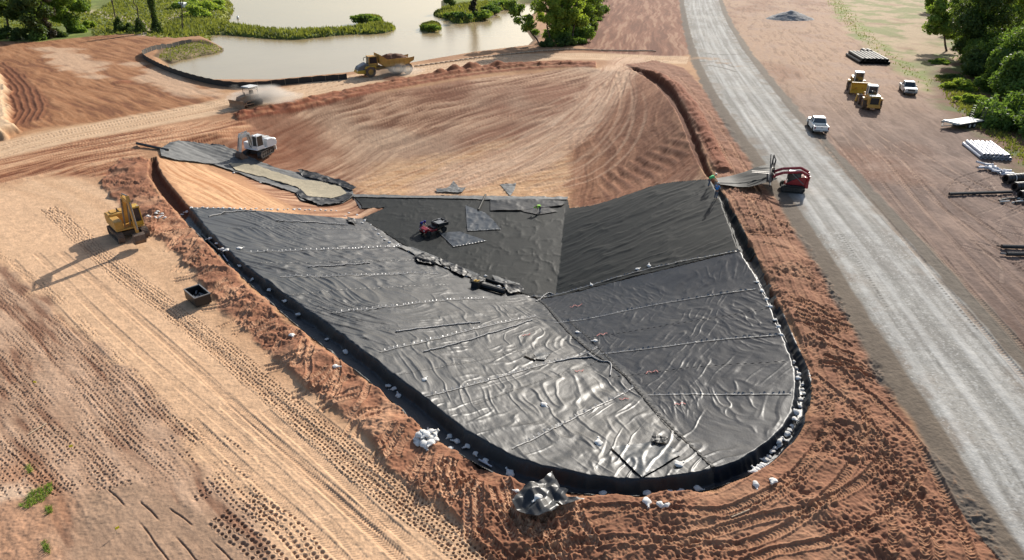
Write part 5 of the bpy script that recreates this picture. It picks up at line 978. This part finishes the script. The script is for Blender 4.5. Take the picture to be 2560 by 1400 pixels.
# ------------------------------------------------------------------ people
def skin_obj(name, verts, edges, radii, m, parent=None, root=0, sub=1):
    me = bpy.data.meshes.new(name); me.from_pydata(verts, edges, []); me.materials.append(m); o = bpy.data.objects.new(name, me); C.objects.link(o)
    md = o.modifiers.new('skin', 'SKIN'); md.use_smooth_shade = True
    for i, v in enumerate(me.skin_vertices[0].data): v.radius = (radii[i], radii[i]); v.use_root = (i == root)
    s2 = o.modifiers.new('subdivision', 'SUBSURF'); s2.levels = s2.render_levels = sub
    if parent: o.parent = parent
    return o
def person(label, pts, shirt, pants, hatm, px, py, yaw, group='workers on site'):
    """pts: joint positions (facing +X)"""
    t = thing('person', label, 'person', group); J = pts; order = ['pelvis','chest','neck','head','crown','ls','le','lh','rs','re','rh','lk','la','lt','rk','ra','rt','nose']
    if 'nose' not in J: h = Vector(J['head']); J['nose'] = tuple(h + Vector((.11, 0, -.01)))
    V_ = [J[k] for k in order]; ix = {k: i for i, k in enumerate(order)}; rad = dict(pelvis=.13, chest=.13, neck=.06, head=.10, crown=.08, ls=.065, le=.045, lh=.032, rs=.065, re=.045, rh=.032, lk=.06, la=.045, lt=.04, rk=.06, ra=.045, rt=.04, nose=.02)
    E = [('pelvis','chest'),('chest','neck'),('neck','head'),('head','crown'),('head','nose'),('chest','ls'),('ls','le'),('le','lh'),('chest','rs'),('rs','re'),('re','rh'),('pelvis','lk'),('lk','la'),('la','lt'),('pelvis','rk'),('rk','ra'),('ra','rt')]
    Vv = list(V_); Ee = [(ix[a], ix[b]) for a, b in E]; Rr = [rad[k] for k in order]
    for hnd, elb in (('lh', 'le'), ('rh', 're')):
        h, e = Vector(J[hnd]), Vector(J[elb]); d = (h - e).normalized(); sd = d.orthogonal().normalized(); 
        for k, (o_, l_) in enumerate([(-.035,.085),(-.012,.10),(.012,.095),(.033,.075),(-.05,.05)]):
            Vv.append(tuple(h + sd * o_ + d * .03)); Rr.append(.012); Vv.append(tuple(h + sd * o_ * 1.3 + d * (l_ + .02))); Rr.append(.009); Ee += [(ix[hnd], len(Vv) - 2), (len(Vv) - 2, len(Vv) - 1)]
    skin_obj('body', Vv, Ee, Rr, m_skin, t)
    mid = lambda a, b, f: tuple(Vector(J[a]).lerp(Vector(J[b]), f))
    skin_obj('shirt', [J['pelvis'], J['chest'], mid('chest','neck',.8), J['ls'], mid('ls','le',1.0), J['rs'], mid('rs','re',1.0)], [(0,1),(1,2),(1,3),(3,4),(1,5),(5,6)], [.16,.175,.085,.095,.065,.095,.065], shirt, t)
    skin_obj('trousers', [tuple(Vector(J['pelvis'])), J['lk'], J['la'], J['rk'], J['ra']], [(0,1),(1,2),(0,3),(3,4)], [.155,.085,.07,.085,.07], pants, t)
    skin_obj('boots', [J['la'], J['lt'], J['ra'], J['rt']], [(0,1),(2,3)], [.065,.055,.065,.055], m_rub, t)
    h = Vector(J['crown']); up = (h - Vector(J['neck'])).normalized(); q = MB(); q.cyl(h - up * .03, h + up * .0, .17, .15, 14); q.cyl(h, h + up * .11, .135, .06, 14); q.build('hard_hat', hatm, t, smooth=True)
    p = at(px, py); t.location = p; t.rotation_euler = (0, 0, yaw); return t
stand = dict(pelvis=(0,0,.95), chest=(.03,0,1.3), neck=(.06,0,1.5), head=(.10,0,1.63), crown=(.10,0,1.73), ls=(.03,.19,1.4), le=(.18,.26,1.16), lh=(.40,.18,1.08), rs=(.03,-.19,1.4), re=(.18,-.26,1.16), rh=(.40,-.18,1.08), lk=(.04,.12,.5), la=(0,.14,.09), lt=(.17,.15,.05), rk=(.02,-.12,.5), ra=(-.06,-.14,.09), rt=(.11,-.15,.05))
lean = dict(pelvis=(-.25,0,.92), chest=(.12,0,1.12), neck=(.3,0,1.22), head=(.42,0,1.28), crown=(.5,0,1.36), ls=(.16,.19,1.16), le=(.3,.24,.92), lh=(.52,.16,.85), rs=(.16,-.19,1.16), re=(.3,-.24,.92), rh=(.52,-.16,.85), lk=(-.12,.12,.48), la=(-.2,.14,.09), lt=(-.03,.15,.05), rk=(-.2,-.12,.48), ra=(-.36,-.14,.09), rt=(-.19,-.15,.05))
bend = dict(pelvis=(-.25,0,.9), chest=(.15,0,1.0), neck=(.36,0,.96), head=(.46,0,.90), crown=(.55,0,.84), ls=(.18,.19,.98), le=(.26,.22,.68), lh=(.34,.16,.42), rs=(.18,-.19,.98), re=(.26,-.22,.68), rh=(.34,-.16,.42), lk=(-.08,.14,.48), la=(-.12,.16,.09), lt=(.05,.17,.05), rk=(-.16,-.14,.48), ra=(-.22,-.16,.09), rt=(-.05,-.17,.05))
person('worker in green shirt and white hard hat gripping the pulled fabric', dict(lean), m_hig, m_jean, m_hat, 1776, 466, R(10))
person('worker in bright blue shirt and white hard hat at the trench edge', dict(stand), m_blu, m_jean, m_hat, 1789, 497, R(40))
person('worker in lime yellow shirt bending over the dark flap on the floor', dict(bend), m_hiy, m_jean, m_hiy, 1347, 533, R(200))
person('worker in navy blue shirt leaning over the red utility cart', dict(lean), m_nav, m_jean, m_nav, 1056, 578, R(-35))

# ------------------------------------------------------------------ dust
def dust(px, py, size, dens, label, off=(0, 0)):
    bm = bmesh.new(); bmesh.ops.create_icosphere(bm, subdivisions=3, radius=1); me = bpy.data.meshes.new('dust_cloud'); bm.to_mesh(me); bm.free(); o = bpy.data.objects.new('dust_cloud', me); C.objects.link(o); p = at(px, py); o.location = (p.x + off[0], p.y + off[1], p.z + size[2] * .55); o.scale = size
    m = bpy.data.materials.new('dust'); m.use_nodes = True; N = m.node_tree; N.nodes.remove(N.nodes['Principled BSDF']); v = N.nodes.new('ShaderNodeVolumePrincipled'); v.inputs['Color'].default_value = (.97, .90, .82, 1); v.inputs['Anisotropy'].default_value = .45
    tc = N.nodes.new('ShaderNodeTexCoord'); ln = N.nodes.new('ShaderNodeVectorMath'); ln.operation = 'LENGTH'; N.links.new(tc.outputs['Object'], ln.inputs[0]); nz = N.nodes.new('ShaderNodeTexNoise'); nz.inputs['Scale'].default_value = 1.6; N.links.new(tc.outputs['Object'], nz.inputs['Vector'])
    a = N.nodes.new('ShaderNodeMath'); a.operation = 'SUBTRACT'; N.links.new(nz.outputs['Fac'], a.inputs[0]); b = N.nodes.new('ShaderNodeMath'); b.operation = 'MULTIPLY'; N.links.new(ln.outputs['Value'], b.inputs[0]); b.inputs[1].default_value = .62; N.links.new(b.outputs[0], a.inputs[1])
    c = N.nodes.new('ShaderNodeMath'); c.operation = 'MULTIPLY'; c.use_clamp = False; N.links.new(a.outputs[0], c.inputs[0]); c.inputs[1].default_value = dens * 3; d = N.nodes.new('ShaderNodeMath'); d.operation = 'MAXIMUM'; N.links.new(c.outputs[0], d.inputs[0]); d.inputs[1].default_value = 0; N.links.new(d.outputs[0], v.inputs['Density']); N.links.new(v.outputs[0], N.nodes['Material Output'].inputs['Volume']); me.materials.append(m); return tag(o, label, 'dust', kind='stuff')
dust(655, 262, (7.0, 3.6, 2.4), .6, 'pale dust trailing behind the tracked dozer'); dust(975, 190, (7.0, 3.2, 1.8), .35, 'thin dust round the wheels of the dump truck')
# ------------------------------------------------------------------ trees and plants
tr = np.random.default_rng(11)
def leaf_mesh(name, centers, radii, n, size, m, parent, squash=.8, droop=0., seed=0, hollow=.55):
    """many small leaf-shaped faces spread through clumps"""
    n = int(n * 1.35); size = size * 1.22; r = np.random.default_rng(seed + 100); centers = np.array(centers, float); radii = np.array(radii, float); pr = radii ** 2; k = r.choice(len(centers), n, p=pr / pr.sum())
    d = r.normal(size=(n, 3)); d /= np.linalg.norm(d, axis=1)[:, None]; rad = (hollow + (1 - hollow) * r.random(n) ** .6) * radii[k]
    lump = 1 + .42 * vn(d[:, 0] * 3.5 + k * 3.1, d[:, 1] * 3.5 + d[:, 2] * 2.7, seed)
    p = centers[k] + d * (rad * lump)[:, None] * np.array([1, 1, squash]); p[:, 2] -= droop * r.random(n) * radii[k]
    a = r.normal(size=(n, 3)) + d * .6; a /= np.linalg.norm(a, axis=1)[:, None]; t = np.cross(a, r.normal(size=(n, 3))); t /= np.linalg.norm(t, axis=1)[:, None]; b = np.cross(a, t); s = size * r.uniform(.6, 1.4, n)[:, None]
    v = np.stack([p - t * s, p + b * s * .5, p + t * s, p - b * s * .5], 1).reshape(-1, 3); f = np.arange(4 * n).reshape(n, 4)
    o = mesh_np(name, v, f, m, False); o.parent = parent; return o
def limb(mb, a, b, r0, r1, seg=4, wob=.12, rr=random):
    a, b = Vector(a), Vector(b); prev = a
    for i in range(1, seg + 1):
        t = i / seg; q = a.lerp(b, t) + Vector((rr.uniform(-1, 1), rr.uniform(-1, 1), 0)) * wob * (b - a).length * (0 if i == seg else .25); mb.cyl(prev, q, r0 + (r1 - r0) * (i - 1) / seg, r0 + (r1 - r0) * t, n=7); prev = q
def tree(name, label, px, py, h, cr, m, n, size, lean=(0, 0), cstart=.35, trunk_r=.3, seed=0, nl=9, squash=.8, group=None, droop=0., vine=0):
    t = thing(name, label, 'tree', group); p = at(px, py); t.location = p; rr = random.Random(seed); tk = MB(); topv = Vector((lean[0] * h, lean[1] * h, h * .9)); limb(tk, (0, 0, -.3), topv, trunk_r, trunk_r * .25, 6, .15, rr); cs = []; rs = []
    for i in range(nl):
        f = cstart + (1 - cstart) * (i + .5) / nl; base = topv * f; a = i * 2.4 + rr.uniform(-.4, .4); L_ = cr * (1.05 - .55 * abs(f - .62) / .4) * rr.uniform(.55, 1.05); e = base + Vector((math.cos(a) * L_, math.sin(a) * L_, rr.uniform(.05, .35) * L_)); limb(tk, base * .92, e, trunk_r * .3, .04, 3, .2, rr)
        cs.append(e * 1.0); rs.append(cr * rr.uniform(.30, .48)); cs.append(base.lerp(e, .5)); rs.append(cr * rr.uniform(.22, .38))
    cs.append(topv + Vector((0, 0, cr * .1))); rs.append(cr * .4); tk.build('trunk', m_bark, t, smooth=True); leaf_mesh('crown', cs, rs, n, size, m, t, squash, droop, seed)
    if vine: cs = [topv * (i / 9) for i in range(1, 9)]; leaf_mesh('vines', cs, [trunk_r * 2.6 * rr.uniform(.8, 1.3) for _ in cs], vine, size * .9, m_vine, t, 1.3, .5, seed + 50)
    return t
def bush(name, label, px, py, r, h, m, n, size, seed=0, group=None, k=7, cat='bush', stretch=1.):
    t = thing(name, label, cat, group); p = at(px, py); t.location = p; rr = random.Random(seed); cs, rs = [], []
    for i in range(k * 2): a = rr.uniform(0, 6.28); q = rr.uniform(.1, .95) * r; cs.append((math.cos(a) * q * stretch, math.sin(a) * q, rr.uniform(.12, .85) * h * (1 - .55 * (q / r) ** 2))); rs.append(r * rr.uniform(.14, .40))
    st = MB(); [limb(st, (0, 0, -.2), (c_[0] * .8, c_[1] * .8, c_[2]), .07, .03, 2, .1, rr) for c_ in cs[:4]]; st.build('stem', m_bark, t); leaf_mesh('foliage', cs, rs, n, size, m, t, min(1., h / r * .9), .1, seed); return t
# top left grove
tree('tree', 'tall dark tree at the left edge of the upper grove', 30, 92, 17, 5.5, m_lf_d, 9000, .30, seed=1, group=None, droop=.2)
tree('tree', 'dark tree draped in hanging vines in the middle of the grove', 98, 100, 20, 4.5, m_lf_d, 9000, .28, cstart=.1, trunk_r=.55, seed=2, nl=12, droop=.5, vine=3500)
tree('tree', 'brown vine wrapped trunk right of the dark grove tree', 128, 96, 19, 2.6, m_brown_vine, 5000, .26, cstart=.05, trunk_r=.5, seed=3, nl=10, droop=.8)
tree('tree', 'bright leafy tree at the right end of the upper left grove', 172, 80, 13, 5.2, m_lf_m, 9000, .28, cstart=.2, seed=4)
for k, (a, b, r_, h_, m_) in enumerate([(20,96,3.5,3,m_lf_d),(62,100,3.2,3.2,m_lf_d),(140,92,2.6,2.2,m_lf_d),(195,80,2.6,2.4,m_lf_m),(215,70,2.4,2,m_lf_b)]):
    bush('bush', ['dark bush at the left edge of the frame below the grove','dark bush below the vine draped tree','low dark bush under the brown vine trunk','mid green bush under the bright leafy tree','bright bush right of the upper left grove'][k], a, b, r_, h_, m_, 2600, .22, seed=10 + k)
for k, (a, b, h_, cr, label) in enumerate([(300,76,11,1.0,'thin leafless snag with leafy foot nearest the grove'),(352,80,9,.8,'thin snag with a cone of ivy at its foot'),(394,82,13,1.4,'ivy covered dead column on the lake bank'),(458,76,11,.3,'bare leaning pole like dead tree by the pale track')]):
    t = thing('dead_tree', label, 'dead tree', 'snags on the far bank'); t.location = at(a, b); rr = random.Random(k); tk = MB(); ln = (-.6, .5, 0, 1.8)[k]; limb(tk, (0, 0, -.2), (ln, 0, h_), .2, .08, 6, .2, rr); [limb(tk, (ln * .6, 0, h_ * .6), (ln * .6 + rr.uniform(-1.5, 1.5), rr.uniform(-1, 1), h_ * rr.uniform(.7, .95)), .07, .03, 2, .1, rr) for _ in range(3)]; tk.build('trunk', m_bark, t)
    if k < 3: cs = [(0, 0, .8), (0, 0, 2.0), (.1, 0, 3.0)] if k < 2 else [(0, 0, 1 + 1.1 * i) for i in range(9)]; rs = ([1.5, 1.0, .6] if k < 2 else [1.5, 1.1, .9, .8, .7, .9, 1.0, 1.0, .9]); leaf_mesh('ivy', cs, rs, 1800 if k < 2 else 4200, .16, m_lf_d, t, 1.1, .3, 60 + k)
bush('bush', 'round dark bush beside the first snag', 322, 78, 2.3, 2.2, m_lf_d, 2200, .18, 31)
# bright bank brush at the lake
for k, (a, b, r_, h_) in enumerate([(490,40,4.5,3),(520,26,5,3.6),(548,16,4,3),(470,20,5,3)]): bush('bush', ['bright brush at the lower left of the lakeside clump','bright brush in the middle of the lakeside clump','bright brush nearest the water at top left','bright brush behind the small white van'][k], a, b, r_, h_, m_lf_b, 3200, .28, 40 + k, 'bright lakeside brush')
# island
bush('bush', 'dark domed bush on the small islet', 918, 54, 3.8, 2.2, m_lf_m, 3800, .2, 51, stretch=1.2); bush('bush', 'low bush alone on the tiny islet', 1077, 72, 2.6, 1.4, m_lf_m, 2600, .16, 52, stretch=1.3)
tree('tree', 'grey vine covered tree standing on the island', 1185, 40, 16, 1.9, m_brown_vine, 6500, .24, cstart=.05, trunk_r=.5, seed=53, nl=10, droop=.8)
tree('tree', 'small dark tree at the left end of the island', 1122, 24, 6, 2.2, m_lf_d, 2600, .2, seed=54, cstart=.3, trunk_r=.15)
for k, (a, b, r_, h_) in enumerate([(1160,46,4,2.4),(1205,44,4,2.2),(1225,30,4,2),(1135,42,3.6,1.6),(1265,18,5,2),(1245,12,5,2.2)]): bush('bush', ['bush left of the vine covered island tree','bush right of the vine covered island tree','low bush behind on the right half of the island','low bush on the left half of the island','bush at the right end of the island','rearmost bush on the island'][k], a, b, r_, h_, m_lf_m if k % 2 else m_vine, 3000, .22, 61 + k)
# tree group at the lake's right end
for k, (a, b, h_, cr, ln, m_, n_, lab) in enumerate([(1350,112,10,2.6,(-.65,.05),m_lf_m,2600,'sparse tree leaning left over the lake'),(1378,113,15,3.4,(-.12,0),m_lf_b,5200,'bright slender tree next to the leaning one'),(1402,110,17,3.8,(0,.05),m_lf_b,6000,'tall bright tree in the middle of the lakeside group'),(1432,108,17,3.6,(.05,0),m_lf_b,5600,'bright tree right of the middle of the lakeside group'),(1455,92,15,3.8,(.05,.05),m_lf_m,5200,'dark green tree at the right of the lakeside group'),(1478,60,12,4,(.02,0),m_lf_d,5000,'dark tree furthest right and back in the lakeside group')]):
    tree('tree', lab, a, b, h_, cr, m_, n_, .24, lean=ln, cstart=.28, trunk_r=.22, seed=70 + k, nl=10, group='trees at the lake end', squash=.9)
for k, (a, b, r_, m_) in enumerate([(1375,116,2.2,m_lf_d),(1410,114,2.6,m_lf_d),(1442,108,2.6,m_lf_m),(1462,88,3,m_lf_m),(1484,50,3.5,m_vine)]): bush('bush', ['dark undergrowth bush below the leaning lake tree','dark undergrowth bush below the tall bright tree','bush at the right foot of the lakeside group','bush behind the right foot of the lakeside group','furthest bush behind the lakeside group'][k], a, b, r_, 1.8, m_, 2200, .2, 81 + k)
# right hand wood
tree('tree', 'large dark vine hung tree towering over the right yard', 2420, 150, 21, 5.5, m_lf_d, 15000, .26, cstart=.08, trunk_r=.7, seed=91, nl=14, droop=.5, vine=4000)
tree('tree', 'leafy tree reaching left towards the pale clearing', 2368, 128, 11, 3.6, m_lf_m, 7000, .22, lean=(-.35, .1), cstart=.3, trunk_r=.25, seed=92)
tree('tree', 'tall green tree behind the vine hung tree at right', 2490, 110, 18, 6.5, m_lf_m, 11000, .3, cstart=.15, seed=93)
tree('tree', 'bright crowned tree in the upper right corner', 2560, 100, 17, 7, m_lf_b, 11000, .32, cstart=.15, seed=94)
tree('tree', 'dark tree behind the mounds at the right edge', 2600, 190, 16, 6, m_lf_m, 10000, .28, cstart=.1, seed=95)
for k, (a, b, r_, h_, m_, n_, lab) in enumerate([(2590,235,7.5,11,m_vine,20000,'huge vine curtain filling the right edge behind the mounds'),(2530,185,6.5,9.5,m_lf_m,15000,'tall leafy thicket between the right hand trees'),(2450,120,5.5,7,m_vine,10000,'leafy thicket behind the large vine hung tree'),(2545,262,5.6,8.5,m_vine,14000,'tall vine smothered mound at the right edge'),(2500,228,4.8,7.0,m_vine,11000,'vine smothered mound left of the tallest one'),(2575,322,6.4,6.5,m_vine,14000,'dark mound nearest the camera at the right edge'),(2450,190,4.4,5.0,m_lf_d,8000,'dark thicket under the large vine hung tree'),(2480,160,5,6.5,m_lf_m,8000,'thicket behind the vine smothered mounds'),(2400,222,2.9,1.5,m_lf_b,6000,'bright green low bush at the foot of the right wood'),(2432,258,2.6,1.4,m_lf_b,5000,'second bright low bush nearer the trailer'),(2350,158,2.2,.9,m_lf_m,2500,'small low bush by the pale clearing'),(2480,300,3.0,1.5,m_lf_d,5000,'low dark scrub behind the trailer'),(2378,196,2.2,.8,m_lf_d,2200,'low dark scrub in the shade of the big tree')]):
    bush('vine_mound' if h_ > 4 else 'bush', lab, a, b, r_, h_, m_, n_, .22 if h_ > 4 else .14, 110 + k, k=12 if h_ > 4 else 7, cat='vine mound' if h_ > 4 else 'bush')
for k, (a, b, h_, cr, m_, lab) in enumerate([(2405,70,15,5.5,m_lf_m,'green tree beyond the big vine hung tree'),(2470,40,17,6.5,m_lf_b,'bright tree at the top edge of the right wood'),(2540,40,18,7,m_lf_m,'rear tree at the top right corner of the frame'),(2330,30,9,3.5,m_lf_m,'leftmost small tree of the right wood'),(2640,250,15,7,m_lf_m,'tree leaning in from beyond the right edge')]):
    tree('tree', lab, a, b, h_, cr, m_, 11000, .32, cstart=.12, trunk_r=.35, seed=140 + k, nl=12)
bush('bush', 'dense dark shrub filling the foot of the lakeside trees', 1412, 104, 4.5, 4.5, m_lf_m, 9000, .24, 151, k=12, stretch=1.5)
bush('bush', 'second leafy shrub right of the shrub under the lakeside trees', 1450, 84, 4.5, 5.5, m_lf_d, 8000, .24, 152, k=12)
bush('bush', 'leafy scrub bank between the lakeside trees and the brown field', 1475, 40, 5.5, 5, m_vine, 8000, .26, 153, k=12)
# grasses
def grass(name, polys, n, h, m, label, seed, wl=.08, soft_e=.3):
    r = np.random.default_rng(seed); pts = []
    for P in polys:
        lo, hi = P.min(0), P.max(0); q = r.uniform(lo, hi, (int(n * 3), 2)); pts.append(q[inside(q[:, 0], q[:, 1], P)][:n])
    p = np.concatenate(pts); zz = np.array([zat(a, b) for a, b in p]); ok = zz > WZ - .15; p, zz = p[ok], zz[ok]; ed = np.min([pdist(p[:, 0], p[:, 1], P, True)[0] for P in polys], 0); kp = r.random(len(p)) < ss(-.4, soft_e, ed); p, zz = p[kp], zz[kp]; k = len(p); a = r.uniform(0, 6.28, k); hh = h * r.uniform(.4, 1.3, k); w = wl * r.uniform(.6, 1.5, k); dx, dy = np.cos(a) * w, np.sin(a) * w; ln = r.normal(0, .3, (k, 2)) * hh[:, None]
    v = np.stack([np.stack([p[:, 0] - dx, p[:, 1] - dy, zz - .05], 1), np.stack([p[:, 0] + dx, p[:, 1] + dy, zz - .05], 1), np.stack([p[:, 0] + ln[:, 0], p[:, 1] + ln[:, 1], zz + hh], 1)], 1).reshape(-1, 3)
    return tag(mesh_np(name, v, np.arange(3 * k).reshape(k, 3), m, False), label, 'grass', kind='stuff')
grass('grass', [P for P in landP[:4]], 5000, .9, m_grs, 'rough grass covering the spit and islands in the lake', 301, .35)
gb = PL([(230,90),(228,35),(300,-10),(560,-20),(588,10),(560,60),(600,66),(520,90),(400,95),(330,86)]); g2 = PL([(-200,95),(225,60),(228,-15),(-200,-15)])
grass('grass', [gb, g2], 9000, .6, m_grs, 'green grass on the bank at upper left', 302, .4)
grass('grass', [PL([(2060,0),(2110,0),(2160,60),(2250,140),(2340,200),(2330,235),(2250,180),(2150,105),(2085,40)])], 5000, .28, m_grs, 'thin grass strip along the upper right yard', 303, .12, 3.)
grass('grass', [PL([(2330,190),(2400,190),(2470,260),(2560,350),(2620,420),(2560,420),(2440,320),(2360,250)])], 16000, .35, m_grs, 'short weeds under the right wood', 304, .12, 4.)
grass('grass', [landP[4]], 1200, .35, m_grs, 'dry weeds on the muddy shore point', 305, .15)
for k, (pts, n_, lab) in enumerate([([(48,1265),(80,1228),(128,1205),(136,1222),(110,1250),(70,1272)], 500, 'larger green weed clump on the lower left soil'),([(112,1268),(128,1264),(132,1280),(116,1286)], 90, 'small green weed tuft below the larger clump'),([(104,1352),(118,1348),(128,1385),(112,1380)], 120, 'dark green weed tuft near the lower left corner'),([(64,1165),(78,1160),(84,1180),(68,1184)], 60, 'tiny faint weed tuft above the larger clump')]):
    P = PL(pts); r = np.random.default_rng(310 + k); q = r.uniform(P.min(0), P.max(0), (n_ * 3, 2)); q = q[inside(q[:, 0], q[:, 1], P)][:n_]; c0 = q.mean(0); kk = len(q); a = r.uniform(0, 6.28, kk); hh = r.uniform(.08, .25, kk); v = []
    for i in range(kk): z_ = zat(*q[i]); w = .02; v += [(q[i][0] - math.cos(a[i]) * w, q[i][1] - math.sin(a[i]) * w, z_), (q[i][0] + math.cos(a[i]) * w, q[i][1] + math.sin(a[i]) * w, z_), (q[i][0] + r.normal(0, .1), q[i][1] + r.normal(0, .1), z_ + hh[i])]
    tag(mesh_np('weed_clump', np.array(v), np.arange(3 * kk).reshape(kk, 3), m_lf_m, False), lab, 'weed clump')
